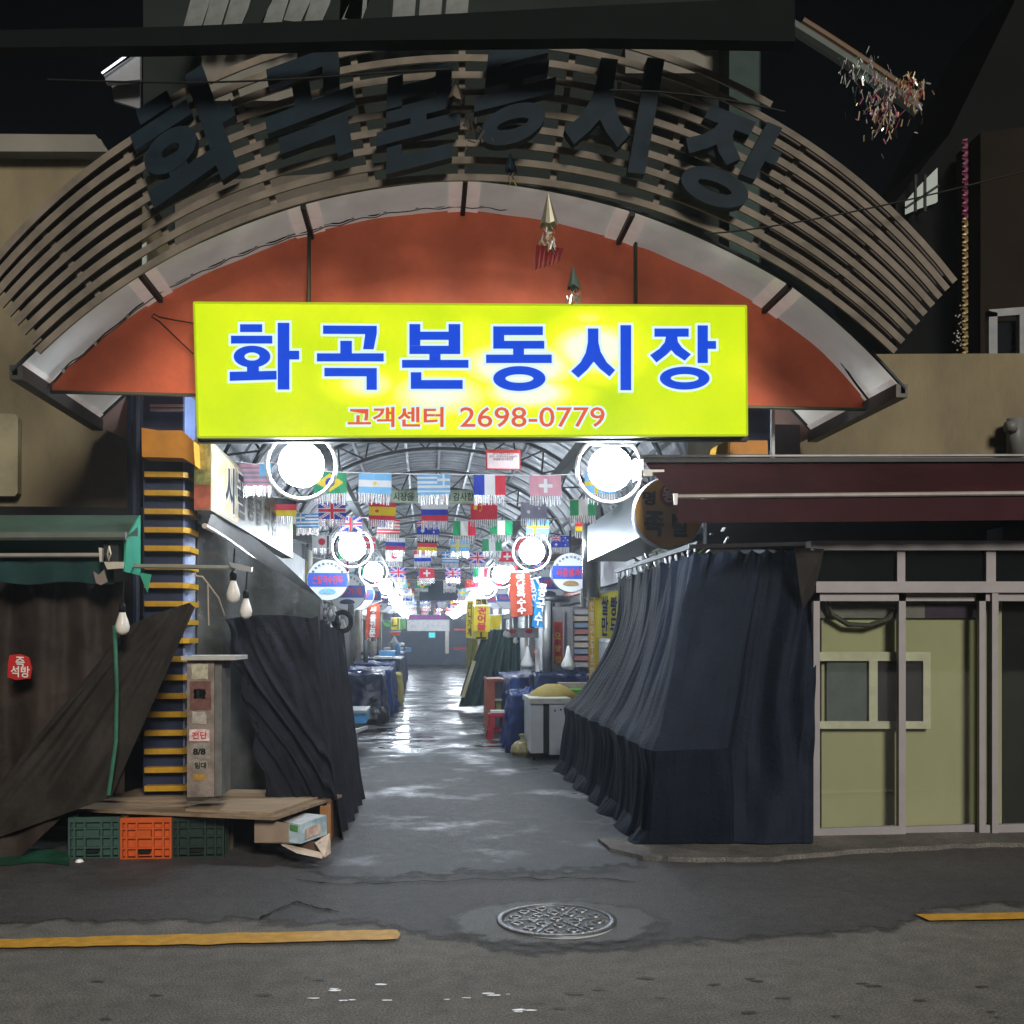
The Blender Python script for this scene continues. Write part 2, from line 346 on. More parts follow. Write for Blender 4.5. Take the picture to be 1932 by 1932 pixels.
# ---------------------------------------------------------------- bold Hangul glyph strokes (photo pixel coordinates on the sign)
def offs(poly, d):
    n = len(poly); A = sum(poly[i][0]*poly[(i+1) % n][1]-poly[(i+1) % n][0]*poly[i][1] for i in range(n)); sg = 1 if A > 0 else -1; out = []
    for i in range(n):
        p0, p1, p2 = Vector(poly[i-1]), Vector(poly[i]), Vector(poly[(i+1) % n])
        e1 = (p1-p0).normalized(); e2 = (p2-p1).normalized(); n1 = Vector((e1.y, -e1.x))*sg; n2 = Vector((e2.y, -e2.x))*sg
        m = n1+n2; L = m.length
        if L < 1e-4: out.append(p1+n1*d); continue
        m /= L; out.append(p1+m*min(d/max(m.dot(n1), .45), d*1.8))
    return [(p.x, p.y) for p in out]
def R4(a, b_, c, d): return [(a, b_), (c, b_), (c, d), (a, d)]
GL = {
 '화': dict(s=[R4(452.8, 611.7, 494.7, 626.6), R4(435.7, 633.3, 513.8, 648.3), R4(466, 688, 488.5, 703), [(433.3, 701.5), (522, 699.5), (522, 716), (433.3, 718.7)], R4(523.9, 609, 546, 735), R4(545, 661.7, 564.5, 678.3)], r=[(475.5, 672.7, 34.7, 20.6, 14.2, 7.6)]),
 '곡': dict(s=[[(609.4, 614), (711, 614.7), (711, 629), (705, 659), (685, 659), (689, 630.5), (609.4, 630)], R4(642, 643, 664, 668), R4(597.8, 666.5, 724, 682), [(612, 694), (711, 694.5), (711, 735.5), (691.6, 735.5), (691.6, 710), (612, 710)]], r=[]),
 '본': dict(s=[[(772.4, 611.4), (793, 611.4), (793, 625.7), (846.3, 625.7), (846.3, 611.4), (868.3, 611.4), (868.3, 668), (772.4, 668), (772.4, 652.3), (846.3, 652.3), (846.3, 641.3), (793, 641.3), (793, 652.2), (772.4, 652.2)], R4(810, 667, 831.3, 680), R4(758.5, 679, 883.9, 694), [(775, 702.2), (795, 702.2), (795, 717), (873, 717), (873, 733.8), (775, 733.8)]], r=[]),
 '동': dict(s=[[(930.5, 615.7), (1024.3, 615.7), (1024.3, 632.3), (951.4, 632.3), (951.4, 643), (1027, 643), (1027, 658), (930.5, 658)], R4(968, 657, 988.7, 670), R4(917, 669, 1041, 685)], r=[(979.9, 714.2, 49.4, 23.6, 26.3, 7.9)]),
 '시': dict(s=[[(642.7+.33266*x, 321.3+.33266*y) for x, y in ((1402, 897), (1462, 897), (1462, 975), (1475, 1030), (1510, 1090), (1557, 1133), (1525, 1170), (1470, 1125), (1435, 1085), (1400, 1130), (1348, 1177), (1307, 1140), (1360, 1090), (1390, 1035), (1402, 975))], R4(1170.6, 613.4, 1190.9, 736.2)], r=[]),
 '장': dict(s=[[(1234.8, 619.7), (1299.5, 619.7), (1299.5, 635.4), (1278, 635.4), (1279, 645), (1287, 656), (1303.5, 668.5), (1292, 680.5), (1274, 669), (1266.5, 660.5), (1258, 669), (1238.5, 684), (1226.5, 670), (1244, 658), (1254, 646), (1256.5, 635.4), (1234.8, 635.4)], R4(1316, 613.8, 1335.6, 685), R4(1334, 643.3, 1351, 658.3)], r=[(1291.8, 713.5, 47, 21.8, 26.2, 7.6)]),
}
# ---------------------------------------------------------------- main lit sign
YS = 7.7
sg = thing('market_sign', 'large lit yellow sign box with big blue lettering over the alley entrance', 'sign', P(890, 822, YS+.12))
fq = [P(374, 825, YS), P(1409, 821.5, YS), P(1407, 578, YS), P(366.5, 571.5, YS)]
# lit face
m = bpy.data.materials.new('lit_sign_face'); m.use_nodes = True; nt = m.node_tree; nt.nodes.clear(); N, L = nt.nodes.new, nt.links.new
out = N('ShaderNodeOutputMaterial'); em = N('ShaderNodeEmission'); tc = N('ShaderNodeTexCoord')
acc = None
# the fluorescent tubes inside shine through unevenly: bright spots (u, v, radius u, radius v, weight), given in metres on the face
for (hu, hv, ru, rv, wt) in ((1118, 660, 150, 95, 1.0), (985, 690, 220, 85, 1.0), (1000, 740, 170, 60, .95), (830, 745, 180, 85, .85), (690, 725, 110, 55, .75), (1110, 600, 70, 32, .55), (920, 800, 210, 34, .5), (900, 640, 60, 60, .35)):
    c = P(hu, hv, YS); k = 7.75/FOC
    mp = N('ShaderNodeMapping'); mp.vector_type = 'POINT'; mp.inputs['Location'].default_value = (-c.x/(ru*k), 0, -c.z/(rv*k)); mp.inputs['Scale'].default_value = (1/(ru*k), 0.0, 1/(rv*k))
    ge = N('ShaderNodeNewGeometry'); L(ge.outputs['Position'], mp.inputs[0])
    ln = N('ShaderNodeVectorMath'); ln.operation = 'LENGTH'; L(mp.outputs[0], ln.inputs[0])
    mr = N('ShaderNodeMapRange'); mr.interpolation_type = 'SMOOTHERSTEP'; mr.inputs[1].default_value = 0; mr.inputs[2].default_value = 1; mr.inputs[3].default_value = wt; mr.inputs[4].default_value = 0
    L(ln.outputs['Value'], mr.inputs[0])
    if acc is None: acc = mr.outputs[0]
    else:
        ad = N('ShaderNodeMath'); ad.operation = 'MAXIMUM'; L(acc, ad.inputs[0]); L(mr.outputs[0], ad.inputs[1]); acc = ad.outputs[0]
nz = N('ShaderNodeTexNoise'); nz.inputs['Scale'].default_value = 1.3; nz.inputs['Detail'].default_value = 2
ge = N('ShaderNodeNewGeometry'); L(ge.outputs['Position'], nz.inputs[0])
ad = N('ShaderNodeMath'); ad.operation = 'MULTIPLY_ADD'; ad.inputs[1].default_value = 0.42; L(nz.outputs[0], ad.inputs[0]); L(acc, ad.inputs[2])
cr = N('ShaderNodeValToRGB'); cr.color_ramp.interpolation = 'LINEAR'
E0 = cr.color_ramp.elements; E0[0].position = 0.08; E0[0].color = (.52, .80, .005, 1); E0[1].position = 1.1; E0[1].color = (1, 1, .8, 1)
for p, c in ((0.3, (.86, 1.0, .012, 1)), (0.62, (1, 1, .03, 1)), (0.85, (1, 1, .32, 1))):
    x = E0.new(p); x.color = c
L(ad.outputs[0], cr.inputs[0]); L(cr.outputs[0], em.inputs[0]); em.inputs[1].default_value = 1.0; L(em.outputs[0], out.inputs[0]); FACE = m
b = MB(); b.poly(fq); b.build('sign_face', FACE, sg)
b = MB(); b.prism([p+Vector((0, .003, 0)) for p in fq], (0, .25, 0)); b.build('sign_case', M('sign_case_metal', (.06, .055, .04), .5, .3), sg)
b = MB()
for i in range(4): b.bar(fq[i]-Vector((0, .004, 0)), fq[(i+1) % 4]-Vector((0, .004, 0)), .012, .02, up=(0, 1, 0))
b.build('sign_trim', emis('lit_trim', (.55, .72, .01), .8), sg)
BLUE = emis('lit_blue_letter', (.008, .07, .72), 1.0); PALE = emis('lit_pale_outline', (.74, .95, 1.0), 1.0); REDL = emis('lit_red_letter', (.88, .13, .05), .9)
def glyph(ch, T, mat, parent, grow=0, depth=0, step=.0004, name='letter'):
    g = GL[ch]; b = MB(); k = 0
    def add(pl):
        nonlocal k
        q = [T(x, y, k*step) for x, y in pl]; k += 1
        if depth: b.prism(q, (0, depth, 0))
        else: b.poly(q)
    for s_ in g['s']: add(offs(s_, grow) if grow else s_)
    for (cx, cy, rx, ry, ix, iy) in g['r']:
        n = 44; rx += grow; ry += grow; ix = max(ix-grow, 1); iy = max(iy-grow, 1)
        for i in range(n):
            a0, a1 = 2*math.pi*i/n, 2*math.pi*(i+1)/n
            q = [T(cx+rx*math.cos(a0), cy+ry*math.sin(a0), k*step), T(cx+rx*math.cos(a1), cy+ry*math.sin(a1), k*step), T(cx+ix*math.cos(a1), cy+iy*math.sin(a1), k*step), T(cx+ix*math.cos(a0), cy+iy*math.sin(a0), k*step)]
            if depth: b.prism(q, (0, depth, 0))
            else: b.poly(q)
        k += 1
    return b.build(name, mat, parent)
for ch in '화곡본동시장':
    o = glyph(ch, lambda x, y, e: P(x, y, YS-.014-e), BLUE, sg)
    glyph(ch, lambda x, y, e: P(x, y, YS-.005-e), PALE, o, grow=4.6, name='letter_outline')
for body, a, c in (('고객센터', 656, 837), ('2698-0779', 868, 1141)):
    o = letter(body, P(a, 806, YS-.012), P(c, 805.5, YS-.012), P(a, 768, YS-.012), REDL, sg, offset=.022 if body[0] == '고' else .006)
    letter(body, P(a-4, 811, YS-.006), P(c+4, 810, YS-.006), P(a-4, 764, YS-.006), PALE, o, offset=.062 if body[0] == '고' else .05, name='letter_outline')
b = MB()
for u in (420, 660, 1120, 1370): b.bar(P(u, 832, YS+.15), P(u, 815, YS+.15), .03, .03)
b.bar(P(375, 831, YS+.15), P(1409, 828, YS+.15), .06, .04); b.build('support_rail', DARKMETAL, sg)

# ---------------------------------------------------------------- red tarp gable and vaulted canopy
TARP = M('red_orange_tarpaulin', (.66, .135, .058), .55, 0, .22, 1.6, .3, 10, trans=.35)
top = [(78, 738), (140, 682), (200, 630), (285, 560), (340, 529), (430, 488), (500, 461), (575, 438), (700, 405), (800, 391), (880, 388), (1000, 394), (1100, 412), (1195, 440), (1300, 480), (1400, 525), (1475, 570), (1550, 640), (1600, 700), (1650, 771)]
def interp(tb, u):
    for i in range(len(tb)-1):
        if tb[i][0] <= u <= tb[i+1][0]:
            t = (u-tb[i][0])/(tb[i+1][0]-tb[i][0]); return tb[i][1]*(1-t)+tb[i+1][1]*t
    return tb[0][1] if u < tb[0][0] else tb[-1][1]
YT = 8.0
def ft(a, c):
    u = 78+a*(1650-78); v1 = interp(top, u); v0 = 738+(u-78)*.0216; v = v0*(1-c)+v1*c
    wr = .012*noise.noise(Vector((u*.004, v*.012, 1)))+.03*noise.noise(Vector((u*.012, v*.006, 5)))
    for su in (583, 1200): wr += .022*math.exp(-((u-su)/14)**2)
    wr += .02*math.exp(-((u-745)/3)**2)
    return P(u, v, YT+wr)
b = MB(); b.grid(ft, 150, 24); tag(b.build('tarpaulin', TARP, None, True), 'orange red tarpaulin filling the arch above the yellow sign', 'tarpaulin')
b = MB()
for u, vt in ((583, 443), (1199, 448)): b.tube([P(u, vt-14, YT-.05), P(u, 572, YT-.05)], .016, 8)
for k in (0,): b.tube([P(78, 739, YT-.03), P(860, 757, YT-.03), P(1650, 773, YT-.03)], .014, 6)
tag(b.build('support_pole', M('olive_pole', (.10, .095, .06), .5, .4)), 'pair of thin upright poles in front of the orange tarpaulin with its lower rail', 'pole')
b = MB(); b.tube([P(365, 668, YT-.04), P(335, 640, YT-.05), P(300, 606, YT-.05), (P(286, 598, YT-.05)), P(290, 592, YT-.05), P(300, 598, YT-.05), P(330, 604, YT-.04), P(366, 610, YT-.04)], .006, 5)
tag(b.build('cable', M('brown_cable', (.05, .02, .015), .7)), 'thin looped cable on the orange tarpaulin left of the yellow sign', 'cable')

def scaleVP(u, v, s): return (802+(u-802)*s, 1202+(v-1202)*s)
joints = [(25, 700), (262, 514), (570, 384), (878, 338), (1195, 398), (1492, 537), (1706, 735)]
YF, YR = 7.45, 9.2
can = thing('entrance_canopy', 'arched canopy with pale underside panels framing the orange tarpaulin', 'canopy', P(866, 700, 8.3))
PANEL = M('glowing_canopy_panel', (.66, .66, .64), .3, 0, .14, 1.5, trans=.45, emit=.36)  # self-glow added to brighten the band where the sun leaves it dark
FLASH = M('glowing_flashing', (.68, .62, .58), .45, .1, .1, emit=.28)  # flashing gets an added glow like the panels
def arcpt(i, t, Y, rad=0.0):
    (u0, v0), (u1, v1) = joints[i], joints[i+1]
    u = u0+(u1-u0)*t; v = v0+(v1-v0)*t; ln = math.hypot(u1-u0, v1-v0)
    nx, ny = (v1-v0)/ln, -(u1-u0)/ln; bow = 9*4*t*(1-t)
    p = P(u+nx*bow, v+ny*bow, YF); cx = P(866, 1120, YF)
    if rad: d = (p-Vector((cx.x, YF, cx.z))).normalized(); p = p+d*rad
    return Vector((p.x, Y, p.z))
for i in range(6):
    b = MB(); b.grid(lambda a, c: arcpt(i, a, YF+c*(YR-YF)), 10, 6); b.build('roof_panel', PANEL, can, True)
for i in range(7):
    ii, t0 = (i, 0.0) if i < 6 else (5, 1.0)
    L = (Vector((joints[min(i+1, 6)][0]-joints[max(i, 0)][0] if i < 6 else 1, 0, 0))).length
    for sgn in (-1, 1):
        j = i-1 if sgn < 0 else i
        if j < 0 or j > 5: continue
        ln = math.hypot(joints[j+1][0]-joints[j][0], joints[j+1][1]-joints[j][1]); w0, w1 = 4/ln, 30/ln
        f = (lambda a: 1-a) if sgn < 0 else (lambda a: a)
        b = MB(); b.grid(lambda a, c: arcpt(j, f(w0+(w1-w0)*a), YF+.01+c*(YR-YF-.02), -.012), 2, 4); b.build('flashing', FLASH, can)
    p0 = arcpt(ii, t0, YF, -.02); p1 = arcpt(ii, t0, YR, -.02)
    b = MB(); b.bar(p0-Vector((0, .02, 0)), p1, .035, .05); b.build('rib', DARKMETAL, can)
for Y, rr, nm in ((YF-.012, .016, 'front_edge'), (YR, .02, 'rear_edge')):
    b = MB(); b.tube([arcpt(i, t/8, Y, 0.0) for i in range(6) for t in range(8)]+[arcpt(5, 1, Y, 0)], rr, 6); b.build(nm, DARKMETAL, can)
# brown arched rear beam, folded inwards
for i in (0, 5):
    b = MB(); pts = [arcpt(i, t/8, YR) for t in range(9)]
    cx = P(866, 1120, YF)
    inn = [p+(Vector((cx.x, YR, cx.z))-p).normalized()*.55 for p in pts]
    for k in range(8): b.prism([pts[k], pts[k+1], inn[k+1]+Vector((0, .25, 0)), inn[k]+Vector((0, .25, 0))], (0, .03, 0))
    b.build('rear_beam', M('brown_painted_beam', (.22, .14, .115), .6, 0, .2, 3), can)
for s_ in (0, 1):
    ii, tt = (0, 0.0) if s_ == 0 else (5, 1.0); p0, p1 = arcpt(ii, tt, YF-.02, -.03), arcpt(ii, tt, YR+.02, -.03)
    b = MB(); b.bar(p0, p1, .09, .10); b.build('edge_beam', M('dark_edge_beam', (.05, .048, .045), .45, .4), can)
# string lights along the tarp edge
t = thing('string_lights', 'unlit string lights with dark cable sagging along the arch of the orange tarpaulin', 'string lights', P(866, 400, YT-.1))
pts = []
for k in range(181):
    u = 85+k*(1645-85)/180; pts.append(P(u, interp(top, u)+3+2*math.sin(k*.9)+3*noise.noise(Vector((k*.3, 0, 0))), YT-.1))
b = MB(); b.tube(pts, .004, 5); b.tube([p+Vector((0, .01, .022)) for p in pts], .006, 5); b.build('cable', M('string_cable', (.035, .03, .02), .6), t)
bb = MB(); bb.lathe([(0, 0), (.010, -.006), (.013, -.02), (.007, -.034), (0, -.036)], (0, 0, 0), 8); b0 = None
for k in range(4, 178, 7):
    q = pts[k]-P(866, 400, YT-.1)+Vector((0, -.005, -.01))
    if b0 is None: b0 = bb.build('bulb', M('small_clear_bulb', (.5, .5, .45), .2, 0), t); b0.location = q
    else: c = b0.copy(); COL.objects.link(c); c.location = q

# ---------------------------------------------------------------- slatted arch with dark letters
lat = thing('slatted_arch', 'large arch of curved brown slats carrying dark raised letters above the canopy', 'arch sign', P(880, 640, 7.3))
SLAT = M('brown_painted_slat', (.125, .106, .082), .7, 0, .4, 3.5)
def latpt(k, u, off=0.0):
    vt = 334-32.2*k; R_ = 1162; y = 7.15-.012*k
    return P(u, vt+R_-math.sqrt(max(R_*R_-(u-880)**2, 1)), y+off)
for k in range(10):
    hw = 810+14*k; ua, ub = 880-hw-(6 if k > 7 else 0), 880+hw
    if k == 9: ua, ub = 300, 1456
    n = 60; b = MB(); pts = [latpt(k, ua+(ub-ua)*i/n) for i in range(n+1)]
    for i in range(n):
        pass
    
    for i in range(n):
        p, q = pts[i], pts[i+1]; d = (q-p).normalized(); nn = Vector((-d.z, 0, d.x)).normalized()*.0235; dp = Vector((0, .018, 0))
        n0 = nn if i == 0 else pn; pn = (Vector((-(pts[i+2]-p).normalized().z, 0, (pts[i+2]-p).normalized().x))*.0235 if i < n-1 else nn)
        for A_, B2, C2, D2 in ((p-n0, q-pn, q+pn, p+n0), (p+n0, q+pn, q+pn+dp, p+n0+dp), (p-n0+dp, q-pn+dp, q-pn, p-n0), (p+n0+dp, q+pn+dp, q-pn+dp, p-n0+dp)): b.poly([A_, B2, C2, D2])
        if i in (0, n-1): e_ = p if i == 0 else q; m_ = n0 if i == 0 else pn; b.poly([e_-m_, e_+m_, e_+m_+dp, e_-m_+dp])
    o = b.build('slat', SLAT, lat)
def strut(u0, u1, k0=0, k1=8, wd=.045):
    b = MB(); b.bar(latpt(k0, u0, .05), latpt(k1, u1, .05), wd, .03, up=(0, 1, 0)); b.build('strut', M('strut_brown', (.14, .115, .085), .6), lat)
for u0, u1 in ((1042, 1082), (703, 665), (870, 872), (1235, 1310), (1420, 1520), (1560, 1690), (520, 440), (330, 230), (190, 60)): strut(u0, u1)
BACK = M('brown_backing_sheet', (.088, .07, .06), .7, 0, .2, 2)
for ua, ub in ((-70, 268), (1452, 1800)):
    b = MB()
    def fb(a, c):
        k = .1+c*7.9; hw = 795+14*k; u = ua+(ub-ua)*a; u = min(max(u, 880-hw), 880+hw); return latpt(k, u, .06)
    b.grid(fb, 16, 12); b.build('backing_sheet', BACK, lat)
DL = M('dark_blue_letter', (.005, .013, .021), .6, 0, .4)
cent = {'화': (499, 672), '곡': (661, 675), '본': (821, 672), '동': (979, 677), '시': (1131, 675), '장': (1289, 675)}
for ch, (cu, cv, su, sv, ang, shx) in {'화': (352, 262, 1.55, 1.62, -24, -.25), '곡': (585, 208, 1.35, 1.65, -12, -.2), '본': (790, 222, 1.25, 1.45, -3, -.25), '동': (972, 178, 1.2, 1.5, 0, -.3), '시': (1150, 210, 1.4, 1.75, 9, -.05), '장': (1372, 300, 1.35, 1.5, 26, -.1)}.items():
    gx, gy = cent[ch]; a = math.radians(ang)
    def T(x, y, e, gx=gx, gy=gy, cu=cu, cv=cv, su=su, sv=sv, a=a, shx=shx):
        X = (x-gx)*su-shx*0.5*(y-gy)*-1; Y_ = (y-gy)*sv+(x-gx)*shx
        return P(cu+X*math.cos(a)-Y_*math.sin(a), cv+X*math.sin(a)+Y_*math.cos(a), 6.95-(334-cv)*.0003-e+.06)
    glyph(ch, T, DL, lat, grow=1.5, depth=.08, step=.001)
# outer pale and orange stripe tubes of the arch
out_a = thing('stripe_arch', 'faint pale grey and orange arch bars behind the glittering foil bunch', 'arch frame', P(1600, 140, 8))
for col, dv, nm in (((.045, .055, .05), 0, 'grey_bar'), ((.08, .04, .014), -34, 'orange_bar')):
    b = MB(); pts = [P(u, 37+dv*.6+(u-1473)*(.60)+((u-1473)/200)**2*9, 7.4) for u in range(1473+(40 if dv else 0), 1745, 20)]
    b.tube(pts, .05 if not dv else .035, 8); b.build(nm, M('stripe_'+nm, col, .6), out_a)

# ---------------------------------------------------------------- background above
def backwall(name, poly, Y, mat, label=None, cat='building', d=.3, parent=None):
    b = MB(); b.prism([P(u, v, Y) for u, v in poly], (0, d, 0)); o = b.build(name, mat, parent)
    if label: tag(o, label, cat)
    return o
hb = thing('rear_building', 'dark building with a pale band behind the slatted arch', 'building', P(880, 1100, 12))
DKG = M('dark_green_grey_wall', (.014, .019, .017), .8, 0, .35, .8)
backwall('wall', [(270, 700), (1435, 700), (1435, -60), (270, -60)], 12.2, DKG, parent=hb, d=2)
LB = M('pale_render', (.14, .135, .115), .85, 0, .25, 1.2)
backwall('wall_band', [(380, 190), (560, 190), (560, 96), (380, 96)], 12.0, LB, parent=hb, d=.15)
backwall('wall_band', [(330, 480), (700, 480), (700, 322), (330, 345)], 12.0, BROWNWALL, parent=hb, d=.15)
backwall('canopy_slab', [(1180, 138), (1376, 138), (1376, 84), (1180, 80)], 11.4, LB, parent=hb, d=.5)
backwall('parapet', [(1376, 88), (1300, 42), (1262, 48), (1340, 88)], 11.3, LB, parent=hb, d=.1)
PG = M('pale_sheet_panel', (.11, .125, .12), .6, 0, .6, 2.5)
for k in range(9):
    u = 345+k*38; backwall('roof_sheet', [(u, 62-k*2-rnd.random()*16), (u+32, 60-k*2-rnd.random()*10), (u+52+rnd.random()*14, -20), (u+20, -20)], 11.6, PG if k % 4 != 3 else DKG, parent=hb, d=.04)
for k in range(5):
    u = 640+k*50; backwall('roof_sheet', [(u, 38-k*2), (u+42, 37-k*2), (u+46, -20), (u+4, -20)], 11.6, PG if k not in (1,) else DKG, parent=hb, d=.04)
backwall('pillar', [(1376, 560), (1432, 560), (1432, -40), (1376, -40)], 11.0, M('dark_green_pillar', (.022, .04, .036), .6), parent=hb, d=.4)
b = MB(); b.prism([P(-200, 92, 6.6), P(330, 86, 6.6), P(700, 76, 6.6), P(1140, 72, 6.6), P(1500, 78, 6.6), P(1500, -6, 6.6), P(1140, 10, 6.6), P(700, 34, 6.6), P(330, 50, 6.6), P(-200, 60, 6.6)], (0, .12, 0))
tag(b.build('beam', M('dark_green_beam', (.0025, .005, .0045), .8)), 'long dark green beam crossing above the slatted arch near the top', 'beam')

lb = thing('left_building', 'dingy cream rendered shop building above the green awning', 'building', P(60, 1200, 9.6))
backwall('wall', [(-700, 1400), (245, 1400), (245, 400), (190, 262), (-700, 250)], 9.45, CREAM, parent=lb, d=2.5)
backwall('parapet', [(-700, 284), (205, 286), (180, 254), (-700, 246)], 9.3, LB, parent=lb, d=.3)
backwall('wall_panel', [(-60, 936), (28, 936), (33, 930), (34, 788), (28, 781), (-60, 778)], 9.35, M('cream_panel', (.22, .20, .125), .7), parent=lb, d=.08)
backwall('corner_strip', [(240, 1400), (266, 1400), (266, 735), (240, 735)], 9.2, M('dark_navy_corner', (.012, .016, .028), .6), parent=lb, d=.25)
b = MB(); b.tube([P(256, 1400, 9.0), P(256, 735, 9.0)], .035, 8); b.build('drainpipe', M('navy_pipe', (.02, .026, .05), .4), lb)
# translucent sheets glimpsed between slatted arch and canopy
b = MB()
for k in range(5):
    u = 150+k*26; v = 590-k*24; b.prism([P(u, v+26, 8.6), P(u+22, v+6, 8.6), P(u+22, v-38, 8.6), P(u, v-20, 8.6)], (0, .03, 0))
tag(b.build('roof_sheet', M('green_grey_sheet', (.26, .31, .28), .5, 0, .3, 6)), 'grey green corrugated sheet showing between slatted arch and canopy at the left', 'roof sheet')

rb = thing('right_building', 'cream rendered building above the maroon awning', 'building', P(1700, 1200, 9.6))
backwall('wall', [(1425, 1400), (2500, 1400), (2500, 664), (1640, 668), (1425, 700)], 9.45, CREAM, parent=rb, d=2.5)
rb2 = thing('dark_building', 'dark building at the far right with a small lit window', 'building', P(1850, 1100, 12.5))
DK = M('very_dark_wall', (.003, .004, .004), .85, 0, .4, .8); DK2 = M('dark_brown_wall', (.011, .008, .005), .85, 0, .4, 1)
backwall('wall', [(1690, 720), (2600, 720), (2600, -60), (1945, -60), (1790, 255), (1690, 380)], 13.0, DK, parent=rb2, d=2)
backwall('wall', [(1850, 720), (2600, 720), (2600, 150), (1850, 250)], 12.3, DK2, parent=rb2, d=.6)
o = backwall('window', [(1711, 402), (1737, 391), (1769, 380), (1769, 316), (1737, 348), (1711, 378)], 12.9, emis('lit_window_glow', (.62, .66, .56), .55), parent=rb2, d=.05)
b = MB()
for u in (1727, 1745): b.bar(P(u, 400, 12.86), P(u, 330, 12.86), .03, .03)
b.bar(P(1709, 392, 12.86), P(1771, 350, 12.86), .03, .03); b.build('glazing_bar', BLACK, o)
wf = thing('window', 'pale framed dark window at the right edge above the cream wall', 'window', P(1905, 665, 9.8)); FR = M('pale_window_frame', (.16, .17, .18), .5)
b = MB(); b.prism([P(u, v, 9.95) for u, v in ((1882, 668), (2100, 668), (2100, 600), (1882, 606))], (0, .04, 0)); b.build('pane', M('dark_glass', (.006, .008, .010), .1), wf)
for q in (((1866, 668), (1882, 668), (1882, 590), (1866, 586)), ((1866, 598), (2100, 580), (2100, 566), (1866, 584)), ((1924, 668), (1936, 668), (1936, 592), (1924, 594))):
    b = MB(); b.prism([P(u, v, 9.85) for u, v in q], (0, .07, 0)); b.build('frame', FR, wf)
b = MB(); b.tube([P(1915, 862, 9.3), P(1915, 790, 9.3)], .075, 12); b.tube([P(1898, 806, 9.25), P(1915, 806, 9.25)], .055, 8)
tag(b.build('vent_pipe', M('grey_vent_pipe', (.12, .125, .12), .5), None, True), 'short grey vent pipe with elbow on the cream wall above the maroon awning', 'pipe')

# ---------------------------------------------------------------- foil decorations, wires
FOIL = M('silver_foil', (.8, .8, .78), .22, .55, .1); FOILG = M('gold_foil', (.7, .55, .3), .25, .5, .1); FOILP = M('pink_foil', (.5, .15, .28), .25, .5, .1); FOILGR = M('green_foil', (.15, .4, .3), .25, .5, .1); MAROON = M('maroon_fringe', (.22, .02, .02), .6)
def cone(u, v0, v1, w, Y, mat):
    b = MB(); a = P(u, v0, Y); c = P(u+2, v1, Y); r = w*Y/FOC; n = 12
    for i in range(n):
        a0, a1 = 2*math.pi*i/n, 2*math.pi*(i+1)/n
        b.poly([a, c+Vector((r*math.cos(a0), r*math.sin(a0), rnd.uniform(-.02, .02))), c+Vector((r*math.cos(a1), r*math.sin(a1), rnd.uniform(-.02, .02)))])
    return b
def shreds(c, r, n, size, drop=0.0):
    b = MB()
    for i in range(n):
        p = c+Vector((rnd.gauss(0, r), rnd.gauss(0, r*.5), -abs(rnd.gauss(0, r))*1.3-drop*rnd.random())); d = Vector((rnd.uniform(-.5, .5), rnd.uniform(-.5, .5), rnd.uniform(-1.3, -.2))).normalized()*size*rnd.uniform(.5, 2.0)
        e_ = Vector((rnd.uniform(-1, 1), rnd.uniform(-1, 1), rnd.uniform(-1, 1))).normalized()*size*.28
        b.poly([p, p+d, p+d+e_, p+e_], rnd.choice((0, 0, 1, 2)))
    return b
t = thing('foil_decoration', 'silver foil cone with maroon fringe hanging in front of the orange tarpaulin', 'foil decoration', P(1036, 520, 7.1), 'hanging foil decorations')
cone(1034, 362, 425, 17, 7.1, FOIL).build('cone', M('dull_foil', (.55, .52, .4), .35, .8, .1), t)
shreds(P(1034, 420, 7.1), .03, 30, .05, .12).build2('foil_shreds', [FOIL, FOILG, FOILG], t)
b = MB()
for i in range(12):
    u = 1012+i*4.2; b.poly([P(u, 462+i*.6, 7.1), P(u+5, 462+i*.6, 7.08), P(u-4+(i % 3), 508-i*1.4, 7.1+.02*(i % 2)), P(u-7, 512-i*1.2, 7.1)])
b.build('fringe', MAROON, t)
t = thing('foil_decoration', 'green foil cone hanging just above the top edge of the yellow sign', 'foil decoration', P(1082, 572, 7.3), 'hanging foil decorations')
cone(1081, 500, 545, 13, 7.3, FOILGR).build('cone', M('dull_green_foil', (.16, .24, .2), .35, .7, .1), t)
shreds(P(1083, 545, 7.3), .022, 26, .035, .05).build2('foil_shreds', [FOIL, FOILG, FOILGR], t)
t = thing('foil_decoration', 'small dark blue foil cone hanging below the slatted arch letters', 'foil decoration', P(963, 338, 6.9), 'hanging foil decorations')
cone(962, 286, 322, 12, 6.9, DL).build('cone', DL, t); shreds(P(963, 322, 6.9), .015, 12, .03, .02).build2('foil_shreds', [DL, FOIL, FOILG], t)
t = thing('foil_decoration', 'pale grey foil cone lump hanging in the middle of the slatted arch', 'foil decoration', P(895, 280, 6.9), 'hanging foil decorations')
cone(860, 150, 190, 16, 6.9, BACK).build('cone', M('grey_brown_foil', (.10, .085, .065), .5, .3), t); shreds(P(890, 215, 6.9), .05, 26, .05, .12).build2('foil_shreds', [BACK, MATS['grey_brown_foil'], DL], t)
t = thing('foil_decoration', 'large glittering bunch of silver and gold foil at the upper right against the night', 'foil decoration', P(1680, 240, 6.8), 'hanging foil decorations')
shreds(P(1668, 130, 6.8), .08, 230, .034, .32).build2('foil_shreds', [FOIL, FOILG, FOILP], t)
shreds(P(1625, 95, 6.8), .08, 110, .03, .1).build2('foil_shreds', [FOIL, FOILGR, FOIL], t)
shreds(P(1718, 130, 6.8), .05, 120, .04, .15).build2('foil_shreds', [FOILG, MAROON, FOIL], t)
b = MB()
